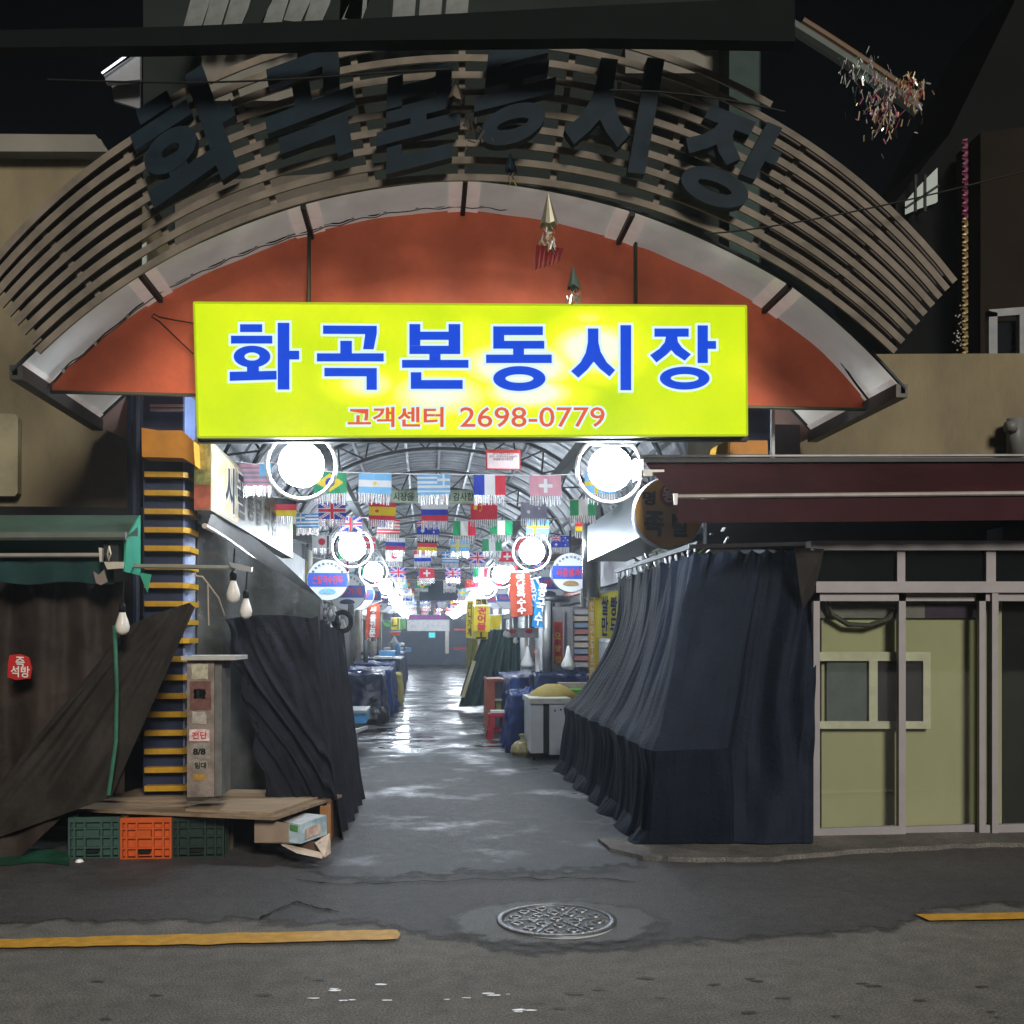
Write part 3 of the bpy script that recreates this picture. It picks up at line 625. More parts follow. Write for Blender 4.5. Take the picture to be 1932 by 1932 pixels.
for i in range(190):
    v = 262+i*2.13; z0 = P(1821, v, 7.6); a = i*.9
    b.poly([z0+Vector((.022*math.cos(a), .022*math.sin(a), .006)), z0+Vector((-.022*math.cos(a), -.022*math.sin(a), -.006)), z0+Vector((-.022*math.cos(a+.4), -.022*math.sin(a+.4), -.018)), z0+Vector((.022*math.cos(a+.4), .022*math.sin(a+.4), -.01))], 0 if i < 70 else 1)
tag(b.build('tinsel_garland', [FOILP, FOILG]), 'long vertical pink and silver tinsel strand hanging at the right', 'garland')
b = MB()
for i in range(40):
    p = P(1812, 612, 7.62)+Vector((rnd.gauss(0, .03), 0, rnd.uniform(-.2, .15))); b.lathe([(0, -.008), (.008, 0), (0, .008)], p, 6)
tag(b.build('bead_cluster', FOIL), 'cluster of small shiny beads beside the lower end of the tinsel strand', 'beads')
def wire(pts, label, r=.006, Y=None):
    b = MB(); b.tube(pts, r, 5); tag(b.build('wire', WIRE), label, 'wire')
wire([P(u, 441-((u-1330)/602)**1.35*118, 6.9) for u in range(1330, 2010, 40)], 'thin black wire running from the slatted arch up to the right edge')
wire([P(u, 152+8*math.sin((u-150)/160)+(u-150)*-.02, 6.5) for u in range(90, 900, 45)], 'thin black wire sagging across the top left of the slatted arch')
wire([P(u, 170+((u-1150)/800)**2*240, 6.6) for u in range(1150, 1500, 30)], 'thin black wire over the upper right of the slatted arch')
# fluorescent tube reflected light at upper left
t = thing('tube_light', 'thin lit white tube light on a bracket at the upper left', 'tube light', P(225, 120, 8.5))
b = MB(); b.tube([P(192, 138, 8.5), P(262, 88, 8.5)], .008, 8); b.build('tube', emis('white_tube', (.85, .9, 1), 2.0), t)
b = MB(); b.prism([P(196, 142, 8.55), P(264, 96, 8.55), P(264, 150, 8.55), P(200, 156, 8.55)], (0, .05, 0)); b.build('bracket', M('grey_bracket', (.2, .21, .23), .5), t)
b = MB(); b.prism([P(210, 160, 8.7), P(264, 152, 8.7), P(264, 205, 8.7), P(215, 190, 8.7)], (0, .03, 0)); b.build('backing_plate', M('grey_plate', (.13, .14, .15), .5), t)
# ---------------------------------------------------------------- hazard-striped gate columns
CB = M('navy_column_paint', (.014, .022, .052), .5, .1, .3, 6); CS2 = M('pale_blue_column_side', (.16, .22, .42), .5, .1, .2, 8)
YB = M('yellow_hazard_paint', (.36, .20, .012), .5, 0, .25, 12)
colm = thing('gate_column', 'navy column with yellow raised bars left of the alley entrance', 'column', P(308, 1560, 8.5))
b = MB(); b.prism([P(270, 1575, 8.35), P(345, 1575, 8.35), P(345, 735, 8.35), P(270, 735, 8.35)], (0, .36, 0)); b.build('front_plate', CB, colm)
pr = P(345, 1000, 8.35); px = pr.x
b = MB(); b.box(px-.01, px+.012, 8.36, 8.74, -.1, P(345, 735, 8.35).z); b.build('side_plate', CS2, colm)
bar0 = None
ys = [892+35.2*i for i in range(18)]
for v in ys:
    z = P(0, v, 8.3).z
    if bar0 is None:
        b = MB(); xl = P(271, v, 8.25).x; b.prism([(xl, 8.27, z-.021), (px+.02, 8.27, z-.021), (px+.02, 8.27, z+.021), (xl, 8.27, z+.021)], (0, .08, 0)); b.prism([(px+.012, 8.27, z-.021), (px+.06, 8.31, z-.021), (px+.06, 8.31, z+.021), (px+.012, 8.27, z+.021)], (0, .42, 0))
        bar0 = b.build('hazard_bar', YB, colm); z0 = z
    else: c = bar0.copy(); COL.objects.link(c); c.location = bar0.location+Vector((0, 0, z-z0))
b = MB(); b.prism([P(268, 862, 8.1), P(345, 864, 8.1), P(343, 812, 8.1), P(300, 812, 8.1), P(267, 807, 8.1)], (0, .2, 0)); b.prism([P(345, 864, 8.1), P(368, 878, 8.1), P(365, 832, 8.1), P(343, 812, 8.1)], (0, .5, 0)); b.build('top_cap', M('orange_yellow_cap', (.42, .17, .012), .5, 0, .25, 5), colm)
b = MB()
for vv in (766, 774):
    for k in range(14): p = P(286+k*4.6, vv, 8.3); b.box(p.x-.008, p.x+.006, 8.28, 8.3, p.z-.01, p.z+.01)
b.build('perforated_strip', M('pale_strip', (.28, .30, .30), .4, .5), colm)
colr = thing('gate_column', 'short visible navy column with a yellow cap right of the yellow sign', 'column', P(1430, 900, 8.5))
b = MB(); b.prism([P(1400, 880, 8.35), P(1455, 880, 8.35), P(1455, 735, 8.35), P(1400, 735, 8.35)], (0, .36, 0)); b.build('front_plate', CB, colr)
b = MB(); b.prism([P(1376, 857, 8.05), P(1449, 857, 8.05), P(1448, 831, 8.05), P(1378, 831, 8.05)], (0, .2, 0)); b.build('top_cap', MATS['orange_yellow_cap'], colr)
b = MB(); b.prism([P(1350, 858, 8.06), P(1375, 858, 8.06), P(1376, 831, 8.06), P(1354, 840, 8.06)], (0, .2, 0)); b.build('cap_side', YB, colr)
b = MB(); b.box(P(1456, 0, 8.3).x, P(1462, 0, 8.3).x, 8.3, 8.34, P(0, 862, 8.3).z, P(0, 740, 8.3).z); b.build('edge_strip', M('pale_edge', (.35, .37, .38), .4, .4), colr)

# ---------------------------------------------------------------- green retractable awning, left
GA = M('green_awning_fabric', (.06, .11, .085), .7, 0, .3, 2.5, .2, 60, trans=.25); GT = M('teal_awning_side', (.06, .42, .28), .6, 0, .15, 4, trans=.45)
GD = M('dark_teal_valance', (.012, .035, .034), .75, 0, .3, 2)
aw = thing('green_awning', 'faded green retractable awning over the left stall with a bright teal end flap', 'awning', P(0, 1100, 8))
def S3(pts, m=0, bb=None): bb.poly(pts, m)
b = MB(); b.grid(lambda a, c: P(-700+a*960, 972+(1012-972)*c+4*math.sin(c*3.14), 8.1-.75*c+.02*noise.noise(Vector((a*12, c*2, 0)))), 40, 6); b.build('canopy_fabric', GA, aw, True)
b = MB(); b.tube([P(-700, 1014, 7.33), P(238, 1011, 7.33)], .03, 8); b.build('front_roller', M('grey_green_roller', (.10, .12, .10), .5), aw)
b = MB(); b.grid(lambda a, c: P(-700+a*930, 1018+30*c, 7.5+.1*c), 10, 2); b.build('inner_valance', M('teal_inner', (.02, .085, .085), .7, 0, .2, 2), aw)
b = MB(); b.tube([P(-700, 1050, 7.45), P(208, 1047, 7.45)], .016, 8); b.build('lower_rod', M('pale_rod', (.30, .28, .25), .5, .3), aw)
b = MB(); b.grid(lambda a, c: P(-700+a*915, 1052+48*c+3*math.sin(a*40)*c, 7.5+.03*math.sin(a*70)*c), 60, 4); b.build('lower_valance', GD, aw, True)
b = MB(); b.prism([P(262, 972, 7.9), P(236, 1016, 7.36), P(232, 1078, 7.4), P(262, 1086, 7.8)], (.012, .0, 0)); b.build('end_flap', GT, aw)
b = MB(); b.prism([P(262, 1080, 7.6), P(285, 1084, 7.6), P(278, 1118, 7.6)], (0, .01, 0)); b.build('torn_corner', GT, aw)
b = MB()
b.prism([P(u, v, 7.38) for u, v in ((192, 1012), (222, 1012), (224, 1062), (200, 1062))], (0, .12, 0)); b.build('arm_bracket', DARKMETAL, aw)
b = MB(); b.prism([P(u, v, 7.33) for u, v in ((186, 1033), (193, 1034), (192, 1060), (188, 1060))], (0, .04, 0)); b.tube([P(206, 1030, 7.32), P(209, 1045, 7.32), P(205, 1058, 7.32), P(203, 1045, 7.32), P(206, 1032, 7.32)], .006, 5); b.prism([P(u, v, 7.34) for u, v in ((196, 1060), (232, 1060), (230, 1072), (202, 1074))], (0, .04, 0)); b.build('hook', M('pale_hook', (.5, .48, .4), .4, .3), aw)
b = MB(); b.prism([P(u, v, 7.4) for u, v in ((176, 1078), (186, 1085), (196, 1075), (202, 1098), (190, 1104), (181, 1100))], (0, .02, 0)); b.build('torn_rag', M('grey_rag', (.18, .15, .13), .8), aw)
t = thing('metal_pipe', 'horizontal galvanised pipe with a hook reaching from the green awning to the stall', 'pipe', P(360, 1075, 7.6))
b = MB(); b.tube([P(252, 1068, 7.6), P(445, 1071, 7.6)], .017, 8); b.build('pipe', M('worn_pipe', (.24, .25, .21), .45, .5), t)
b = MB(); b.prism([P(u, v, 7.55) for u, v in ((432, 1060), (475, 1070), (474, 1079), (455, 1076), (436, 1070))], (0, .05, 0)); b.build('clamp', ALU, t)
b = MB(); b.tube([P(367, 1080, 7.6), P(370, 1087, 7.6), P(382, 1088, 7.6), P(390, 1098, 7.6), P(412, 1128, 7.7), P(424, 1162, 7.9)], .007, 5); b.build('hook', M('rope_tan', (.32, .27, .21), .8), t)
b = MB(); b.tube([P(392, 1100, 7.6), P(393, 1150, 7.6), P(394, 1180, 7.6)], .006, 5); b.build('hanging_rope', MATS['rope_tan'], t)

# ---------------------------------------------------------------- left stall tarps
LT = M('smoky_clear_tarp', (.024, .018, .015), .55, 0, .45, 2.2, .5, 9); LT2 = M('olive_brown_drape', (.024, .021, .018), .6, 0, .4, 3, .3, 30)
b = MB()
def fl(a, c):
    u = -600+a*835; vb = 1618 if u < 40 else 1618-min(1, (u-40)/130)*118; v = 1098+c*(vb-1098); g = noise.noise(Vector((u*.018, c*.8, 0)))
    d = .07*g+.010*math.sin(u*.09+2*c+3*noise.noise(Vector((u*.01, c, 9))))+.02*noise.noise(Vector((u*.03, c*1.2, 3)))+.008*noise.noise(Vector((u*.12, c*7, 6)))
    return P(u, v-6*math.sin(a*9)*c, 7.75+d-.1*c)
b.grid(fl, 150, 40); st = tag(b.build('stall_tarp', LT, None, True), 'smoky grey tarp with red stamp closing the left stall below the green awning', 'tarp')
b = MB(); b.prism([P(14, 1278, 7.5), P(30, 1283, 7.5), P(57, 1280, 7.5), P(60, 1262, 7.5), P(54, 1240, 7.5), P(38, 1234, 7.5), P(18, 1236, 7.5), P(15, 1252, 7.5)], (0, .012, 0)); sp = b.build('stamp', M('red_stamp', (.36, .012, .012), .5), st)
letter('즉\n석방', P(20, 1277, 7.49), P(56, 1279, 7.49), P(20, 1238, 7.49), M('stamp_white', (.6, .55, .5), .5), st, .02, leading=.8)
b = MB(); b.tube([P(216, 1180, 7.45), P(221, 1300, 7.45), P(219, 1400, 7.45), P(205, 1500, 7.45)], .014, 6); b.build('green_edge_tape', M('green_tape', (.03, .13, .08), .5, 0, .3, 9), st)
b = MB()
def fl2(a, c):   # drape gathered at top right, spreading to the lower left
    tu, tv = 233+135*a**.8, 1192-58*a**.55+12*max(0, a-.9)*10; bu, bv = -120+a*330, 1622-a*118
    cc = c**.92; u = tu+(bu-tu)*cc; v = tv+(bv-tv)*cc
    return P(u, v, 7.62-.05*a+.022*math.sin(math.atan2(u-372, v-1118)*24+1.5*noise.noise(Vector((a*7, c*2, 2))))*min(1, c*1.6+.3)*(.4+.9*abs(noise.noise(Vector((a*5, c*1.5, 11)))))*1.6+.03*noise.noise(Vector((a*9, c*3, 8))))
b.grid(lambda a, c: fl2(a, c), 70, 40); tag(b.build('gathered_drape', LT2, None, True), 'olive brown drape gathered at a corner of the striped column and fanning down left', 'drape')
b = MB(); b.box(-7, P(370, 0, 9).x, 9.0, 9.05, 0, 2.7); tag(b.build('stall_back_wall', M('stall_dark', (.012, .012, .013), .8)), 'dark back of the left stall behind the tarps', 'stall wall')

def bulb(u, v, Y, s, label):
    t = thing('light_bulb', label, 'light bulb', P(u, v+30*s, Y), 'unlit hanging bulbs'); c = P(u, v, Y); k = s*Y/FOC
    b = MB(); b.lathe([(0, -27*k), (6*k, -26*k), (12*k, -20*k), (13.5*k, -10*k), (11*k, 0), (7*k, 12*k), (5.5*k, 18*k), (0, 19*k)], c, 16); b.build('glass', M('white_bulb_glass', (.62, .60, .56), .3), t, True)
    b = MB(); b.lathe([(0, 16*k), (6.5*k, 17*k), (7*k, 30*k), (3*k, 36*k), (0, 36*k)], c, 12); b.build('socket', BLACK, t, True)
    b = MB(); b.tube([c+Vector((0, 0, 35*k)), c+Vector((.01, 0, 80*k))], .006, 5); b.build('cord', WIRE, t)
bulb(231, 1172, 7.35, .95, 'white bulb hanging in front of the smoky tarp under the green awning')
bulb(440, 1112, 7.7, .95, 'upper of two white bulbs hanging from the pipe beside the dark curtain')
bulb(464, 1144, 7.9, .85, 'lower of two white bulbs hanging from the pipe beside the dark curtain')

# clear smoky sheet and side enclosure of the left alley stall
b = MB()
def fs(a, c):
    u = 372+a*232; v = 985+c*530; vtop = 985+a*145
    v = vtop+(1512-vtop)*c
    return P(u, v, 8.62+.03*math.sin(u*.07)+.03*noise.noise(Vector((u*.02, v*.01, 2))))
b.grid(fs, 60, 30); tag(b.build('plastic_sheet', M('smoky_plastic', (.045, .05, .052), .22, 0, .5, 3, .4, 12)), 'smoky plastic sheet behind the bulbs between striped column and dark curtain', 'plastic sheet')
# post box with stickers
t = thing('sticker_post', 'narrow grey brown box post covered with torn stickers standing on the plywood platform', 'post box', P(375, 1505, 7.6))
PB = M('grimy_box_paint', (.17, .14, .12), .7, 0, .5, 7, .3, 40); PB2 = M('grimy_box_side', (.10, .10, .095), .7, 0, .4, 7)
zb, zt = P(0, 1508, 7.55).z, P(0, 1246, 7.55).z; xa, xb = P(353, 1400, 7.55).x, P(404, 1400, 7.55).x
b = MB(); b.box(xa, xb, 7.55, 7.9, zb, zt); b.build('body', PB, t)
b = MB(); b.box(xb+.001, xb+.05, 7.57, 7.9, zb, zt); b.build('side_door', PB2, t)
b = MB(); b.box(xa-.03, xb+.16, 7.5, 8.0, zt, zt+.03); b.build('top_slab', M('pale_slab', (.36, .36, .34), .6), t)
def sticker(u0, v0, u1, v1, col, nm, e=.004, ragged=2.5):
    b = MB(); pts = []
    for (a, c, d, e2) in ((u0, v1, u1, v1), (u1, v1, u1, v0), (u1, v0, u0, v0), (u0, v0, u0, v1)):
        for k in range(5): pts.append((a+(d-a)*k/5+rnd.uniform(-1, 1)*ragged*.5, c+(e2-c)*k/5+rnd.uniform(-1, 1)*ragged*.5))
    b.prism([P(x, y, 7.55-e) for x, y in pts], (0, .003, 0)); return b.build('sticker', M(nm, col, .6, 0, .45, 20), t)
sticker(361, 1253, 392, 1281, (.34, .32, .24), 'cream_sticker_a'); sticker(358, 1286, 398, 1340, (.11, .05, .04), 'faded_red_sticker')
o = sticker(362, 1343, 389, 1366, (.30, .28, .24), 'cream_sticker_b'); o = sticker(357, 1376, 395, 1398, (.55, .42, .42), 'pink_white_sticker', ragged=1)
letter('전단', P(362, 1394, 7.54), P(391, 1393, 7.54), P(362, 1381, 7.54), RED, t, .02)
sticker(359, 1402, 396, 1432, (.20, .18, .16), 'grey_sticker'); letter('8/8', P(364, 1424, 7.54), P(388, 1424, 7.54), P(364, 1412, 7.54), BLACK, t, .04)
sticker(365, 1436, 391, 1452, (.22, .20, .17), 'grey_sticker_b'); letter('임대', P(367, 1450, 7.54), P(389, 1450, 7.54), P(367, 1438, 7.54), BLACK, t, .03)
sticker(364, 1460, 388, 1472, (.30, .17, .03), 'ochre_sticker'); sticker(366, 1300, 388, 1318, (.20, .14, .11), 'torn_sticker'); letter('E', P(371, 1316, 7.54), P(386, 1316, 7.54), P(371, 1302, 7.54), BLACK, t, .02)

# ---------------------------------------------------------------- plywood platform and what is under it
t = thing('plywood_platform', 'low plywood platform resting on crates at the left of the alley entrance', 'platform', G(370, 1560))
zt = .335
def GZ(u, v, z): return G(u, v, z)
q = [GZ(105, 1524, zt), GZ(518, 1542, zt), GZ(645, 1499, zt), GZ(255, 1490, zt)]
b = MB(); b.prism([p-Vector((0, 0, .0)) for p in q], (0, 0, -.022)); b.build('top_board', WOOD, t)
q = [GZ(350, 1526, zt+.02), GZ(510, 1534, zt+.02), GZ(632, 1492, zt+.02), GZ(436, 1489, zt+.02)]
b = MB(); b.prism(q, (0, 0, -.018)); b.build('upper_board', M('plywood_lighter', (.24, .18, .12), .75, 0, .3, 3, .2, 30, stretch=(1, 8, 8)), t)
q = [GZ(180, 1510, zt+.016), GZ(352, 1513, zt+.016), GZ(352, 1494, zt+.016), GZ(262, 1487, zt+.016)]
b = MB(); b.prism(q, (0, 0, -.014)); b.build('rear_board', WOOD, t)
pw = GZ(640, 1502, zt-.03); b = MB(); b.box(pw.x-.10, pw.x-.02, pw.y-.55, pw.y-.5, 0, zt-.025); b.box(pw.x-.06, pw.x-.03, pw.y-.48, pw.y-.02, 0.02, zt-.025); b.build('end_board', M('orange_brown_wood', (.24, .115, .045), .65, 0, .3, 4), t)
b = MB(); xx = P(432, 1560, 8).x; b.box(xx, xx+.05, 7.9, 7.95, 0, zt-.025); b.build('leg', M('dark_wood_leg', (.05, .035, .02), .7), t)
b = MB(); b.box(P(105, 0, 7.9).x, P(640, 0, 8.3).x, 8.3, 8.34, 0, zt-.03); b.build('back_panel', M('dark_panel', (.012, .012, .012), .8), t)
def crate(u0, u1, vb, label, mat, Y=None, full=True):
    p0, p1 = G(u0, vb), G(u1, vb); x0, x1 = p0.x, p1.x; y0 = min(p0.y, p1.y); h = .295; W_ = x1-x0
    t = thing('plastic_crate', label, 'crate', ((x0+x1)/2, y0+.24, 0), 'plastic crates under the plywood platform')
    xs = [x0, x0+W_*.10, x0+W_*.30, x0+W_*.62, x0+W_*.82, x1-.012]
    b = MB(); b.box(x0+.012, x1-.012, y0+.03, y0+.04, .01, h-.01); b.box(x0+.012, x1-.012, y0+.46, y0+.47, .01, h-.01); b.box(x0+.008, x0+.016, y0+.02, y0+.47, .01, h); b.box(x1-.016, x1-.008, y0+.02, y0+.47, .01, h); b.box(x0+.012, x1-.012, y0+.03, y0+.46, .01, .02); b.build('shell', mat, t)
    b = MB()
    for i, x in enumerate(xs): b.box(x, x+.014, y0, y0+.03, .005, h)
    for z in (.0, .075, .15, .215, h-.03): b.box(x0, x1, y0+.004, y0+.03, z, z+(.035 if z > .25 else .012))
    for k in range(6):
        for xs_ in (x0, x1-.012): b.box(xs_, xs_+.012, y0+.03+k*.08, y0+.045+k*.08, .005, h)
    b.build('ribs', mat, t)
    b = MB(); b.box(x0+W_*.33, x0+W_*.60, y0+.002, y0+.03, .155, .21); b.build('name_panel', mat, t)
    b = MB(); b.prism([(x0+W_*.36, y0+.001, .045), (x0+W_*.58, y0+.001, .045), (x0+W_*.60, y0+.001, .066), (x0+W_*.34, y0+.001, .066)], (0, .03, 0)); b.build('hand_hole', BLACK, t)
    return t
crate(131, 226, 1620, 'leftmost dark green plastic crate under the plywood platform', M('dark_green_plastic', (.030, .065, .055), .4, 0, .15))
crate(229, 323, 1621, 'orange plastic crate between two green crates under the platform', M('orange_plastic', (.42, .075, .016), .4, 0, .15))
crate(326, 422, 1618, 'shadowed dark green crate right of the orange crate', M('shaded_green_plastic', (.014, .028, .022), .4, 0, .15))  # green plastic with the shadow put into its colour
t = thing('printed_carton', 'blue and green printed carton under the right end of the plywood platform', 'carton', P(580, 1595, 7.75))
CP = M('carton_brown', (.26, .20, .15), .7, 0, .2, 5); CBL = M('carton_blue', (.16, .33, .42), .5, 0, .3, 6, col2=(.4, .5, .55)); CG = M('carton_green', (.09, .24, .08), .5, 0, .4, 12)
A, B_, C_, D_ = P(520, 1588, 7.45), P(568, 1592, 7.35), P(617, 1574, 7.65), P(617, 1540, 7.65); E_, F_ = P(566, 1556, 7.35), P(520, 1548, 7.45)
b = MB(); b.poly([P(480, 1590, 7.5), P(545, 1589, 7.40), P(545, 1553, 7.40), P(480, 1545, 7.5)], 0); b.poly([P(545, 1589, 7.40), B_, E_, P(545, 1553, 7.40)], 1); b.poly([B_, C_, P(616, 1538, 7.65), E_], 1); b.poly([E_, P(616, 1538, 7.65), P(575, 1534, 7.9), P(520, 1548, 7.8)], 2); b.poly([P(480, 1590, 7.5), B_, C_, P(520, 1580, 7.9)], 0)
b.build('box', [CP, CBL, M('carton_white', (.5, .53, .55), .5)], t)
b = MB(); b.prism([P(575, 1584, 7.37), P(605, 1573, 7.56), P(606, 1553, 7.56), P(578, 1562, 7.37)], (0, .004, 0)); b.build('label_panel', M('carton_label', (.55, .42, .36), .5, 0, .35, 20), t)
b = MB(); b.prism([P(547, 1566, 7.385), P(562, 1570, 7.35), P(562, 1558, 7.35), P(547, 1555, 7.385)], (0, .003, 0)); b.build('leaf_print', CG, t)
t = thing('open_carton', 'torn open cardboard box with a flap lying under the printed carton', 'carton', G(585, 1618))
WC = M('pale_cardboard', (.42, .34, .27), .7, 0, .3, 8)
b = MB(); b.prism([P(530, 1594, 7.35), P(536, 1593, 7.4), P(610, 1610, 7.25), P(608, 1620, 7.2), P(560, 1610, 7.25)], (0, .02, 0)); b.build('flap', WC, t)
b = MB(); b.prism([P(612, 1618, 7.2), P(624, 1610, 7.35), P(622, 1572, 7.5), P(594, 1590, 7.35)], (0, .012, 0)); b.build('side', WC, t)
b = MB(); b.prism([P(555, 1600, 7.5), P(608, 1612, 7.3), P(594, 1588, 7.4), P(560, 1590, 7.6)], (0, .012, 0)); b.build('inside', M('dark_cardboard', (.10, .06, .045), .7), t)
letter('특 과', P(601, 1597, 7.34), P(617, 1589, 7.42), P(600, 1591, 7.34), BLACK, t, .02)
b = MB(); p = G(150, 1627); b.lathe([(0, 0), (.03, .004), (.02, .02), (0, .025)], p, 7); tag(b.build('paper_scrap', WHITE), 'small crumpled white scrap on the ground before the green crate', 'litter')
b = MB(); p = G(5, 1600, 0); b.lathe([(0, 0), (.035, .01), (.03, .05), (0, .06)], p, 8); tag(b.build('paper_scrap', WHITE), 'white scrap of paper at the far left edge by the tarp', 'litter')
b = MB(); b.grid(lambda a, c: G(-300+a*430, 1630-c*26+3*math.sin(a*20), .01+.03*c), 30, 2); tag(b.build('tarp_hem', M('green_hem', (.01, .05, .03), .5, 0, .4, 5)), 'dark green tarp hem lying on the ground at the far left', 'tarp')

# ---------------------------------------------------------------- dark velvet curtain, left of the alley
VEL = M('dark_velvet', (.0115, .0125, .0185), .9, 0, .45, 5, .4, 60)
def fv(a, c):
    if a < .55:
        s = a/.55; tp = P(424+s*166, 1168-8*math.sin(s*3), 8.25+.05*s); bt = P(505+s*120, 1506, 8.15)
        tp.z += 0; 
    else:
        s = (a-.55)/.45; tp = P(590, 1162, 8.3); tp = Vector((tp.x+.02*s, 8.3+s*2.6, tp.z-.0*s)); tp.z -= .13*s; bt = P(625, 1506, 8.15); bt = Vector((bt.x+.07*s, 8.15+s*2.1, 0.0))
    p = tp+(bt-tp)*c
    if a < .55:
        dd = (a/.55*1.0+c*.62)      # diagonal folds running down to the right
        sf = a/.55; d = .035*noise.noise(Vector((sf*4-c*3, c*2.5, 0)))+.018*noise.noise(Vector((sf*13-c*9, c*6, 2)))+.006*noise.noise(Vector((sf*40, c*50, 2)))
        for o_, w_, am in ((.02, .035, .07), (.22, .04, .06), (-.22, .03, .05), (-.5, .03, .03)):
            q_ = sf-(o_+.85*c-.12*math.sin(c*5)); d -= am*math.exp(-(q_/w_)**2)*min(1, c*3)
        pl = P(424+(a/.55)*166-40*(1-a/.55)*0, 0, 8.2)
        p += Vector((-.10*math.sin(math.pi*c)*(1-a/.55)*.0, d, 0))
        if a/.55 < .08: p.x += .05*math.sin(c*23)*.5
    else: p.x += .035*math.sin(a*70)+.03*noise.noise(Vector((a*14, c*3, 5)))
    p.x += .05*c*c*(1 if a > .5 else 0)
    return p
b = MB(); b.grid(fv, 130, 60); tag(b.build('dark_curtain', VEL, None, True), 'dark worn velvet curtain with diagonal folds on the left corner of the alley', 'curtain')
b = MB(); b.grid(lambda a, c: P(640+10*a+6*c, 1195+a*30+c*300*(1-.2*a), 10.4+.02*math.sin(c*9)), 4, 14); b.build; tag(b.build('curtain_strip', M('grey_cloth_strip', (.06, .062, .066), .8), None, True), 'narrow grey cloth strip hanging at the alley edge of the dark curtain', 'curtain')

# ---------------------------------------------------------------- alley left: sign box, awning
sx = PX(398, 968, 1); 
def LX(u, Y): return P(u, 0, Y).x
XS = LX(398, 8.3)
t = thing('food_signboard', 'long cream signboard with food pictures and dark lettering along the left alley wall', 'signboard', (XS-.1, 10.8, 2.6))
b = MB(); b.box(XS-.13, XS, 8.3, 13.3, 2.6, 3.15); b.build('sign_case', M('cream_sign_face', (.26, .245, .17), .4, 0, .12, 1.5), t)
FP = M('food_print', (.55, .20, .07), .4, 0, .5, 7, col2=(.7, .6, .3)); FP2 = M('food_print_green', (.12, .16, .11), .4, 0, .5, 12, col2=(.5, .45, .12))
b = MB(); b.grid(lambda a, c: (XS+.004, 8.32+a*(1.05+.25*math.sin(c*7)), 2.62+c*.5), 14, 10); b.build('flame_print', FP, t)
b = MB(); b.prism([(XS-.127, 8.296, 2.78), (XS-.003, 8.296, 2.78), (XS-.003, 8.296, 3.14), (XS-.127, 8.296, 3.14)], (0, -.003, 0)); b.build('end_print', FP2, t)
b = MB(); b.prism([(XS-.127, 8.295, 2.61), (XS-.003, 8.295, 2.61), (XS-.003, 8.295, 2.80), (XS-.127, 8.295, 2.80)], (0, -.004, 0)); b.build('end_print', M('food_red', (.36, .09, .05), .4, 0, .4, 14), t)
INK = M('sign_ink', (.015, .015, .02), .5); INKW = M('sign_ink_white', (.75, .75, .72), .5)
yy = 8.85
for i, ch in enumerate('시골통닭직접'):
    wd = .42 if i < 2 else .36; h0, h1 = (2.68, 3.08) if i < 2 else (2.72, 3.0)
    letter(ch, (XS+.008, yy, h0), (XS+.008, yy+wd, h0), (XS+.008, yy, h1), INK, t, .03)
    if i < 2: letter(ch, (XS+.006, yy-.03, h0-.02), (XS+.006, yy+wd+.03, h0-.02), (XS+.006, yy-.03, h1+.02), INKW, t, .08)
    yy += wd+.14
b = MB(); b.box(XS-.1, XS+.003, 13.0, 13.3, 2.6, 3.15); b.build('end_stripe', M('green_stripe', (.45, .6, .25), .5), t)
GC = M('grey_awning_canvas', (.17, .165, .155), .7, 0, .2, 2, .15, 40)
A0, B0 = P(386, 992, 8.3), P(398, 970, 8.35); A1, B1 = P(570, 1138, 14.2), P(616, 1140, 14.4)
Am = P(487, 1062, 10.9); Bm = P(500, 1031, 11.0)
t = thing('side_awning', 'grey canvas awning sloping along the left side of the alley', 'awning', (A0+A1)/2)
b = MB()
def qb(p, q, r, s): return p*(1-s)*(1-s)+q*2*s*(1-s)+r*s*s
def fa(a, c):
    lo = qb(A0, Am*2-(A0+A1)/2, A1, a); hi = qb(B0, Bm*2-(B0+B1)/2, B1, a); return lo+(hi-lo)*c+Vector((0, 0, -.03*math.sin(math.pi*c)))
b.grid(fa, 24, 5); b.build('canvas', GC, t, True)
b = MB(); b.tube([fa(i/12, 0) for i in range(13)], .022, 8); b.build('edge_tube', M('pale_tan_tube', (.42, .36, .31), .35, .3), t)
b = MB(); b.tube([fa(1, 0), fa(1, 0)+Vector((.03, 0, -.12)), fa(1, 0)+Vector((.05, 0, -.3))], .022, 8); b.build('edge_post', M('pale_tan_tube2', (.4, .35, .31), .4, .3), t)

# ---------------------------------------------------------------- right booth: big navy curtain
zt_ = 2.3
def lerp(a, b_, t): return a+(b_-a)*t
def path(pts, s):
    L_ = [0]
    for i in range(len(pts)-1): L_.append(L_[-1]+(Vector(pts[i+1])-Vector(pts[i])).length)
    d = s*L_[-1]
    for i in range(len(pts)-1):
        if d <= L_[i+1] or i == len(pts)-2:
            return Vector(pts[i]).lerp(Vector(pts[i+1]), min(1, (d-L_[i])/max(L_[i+1]-L_[i], 1e-6)))
cT = P(1312, 1040, 8.35); cT2 = P(1556, 1032, 8.05); fT = P(1168, 1088, 11.9)
cM = PX(1238, 1417, 1.66); cM2 = P(1374, 1412, cM.y+.02); cM3 = P(1380, 1412, 8.0); cM4 = P(1531, 1400, 7.9); fM = PX(1072, 1334, 1.68)
cB = G(1224, 1602); cB2 = G(1534, 1602); fB = G(1056, 1452)
cM3b = P(1536, 1100, 7.9)
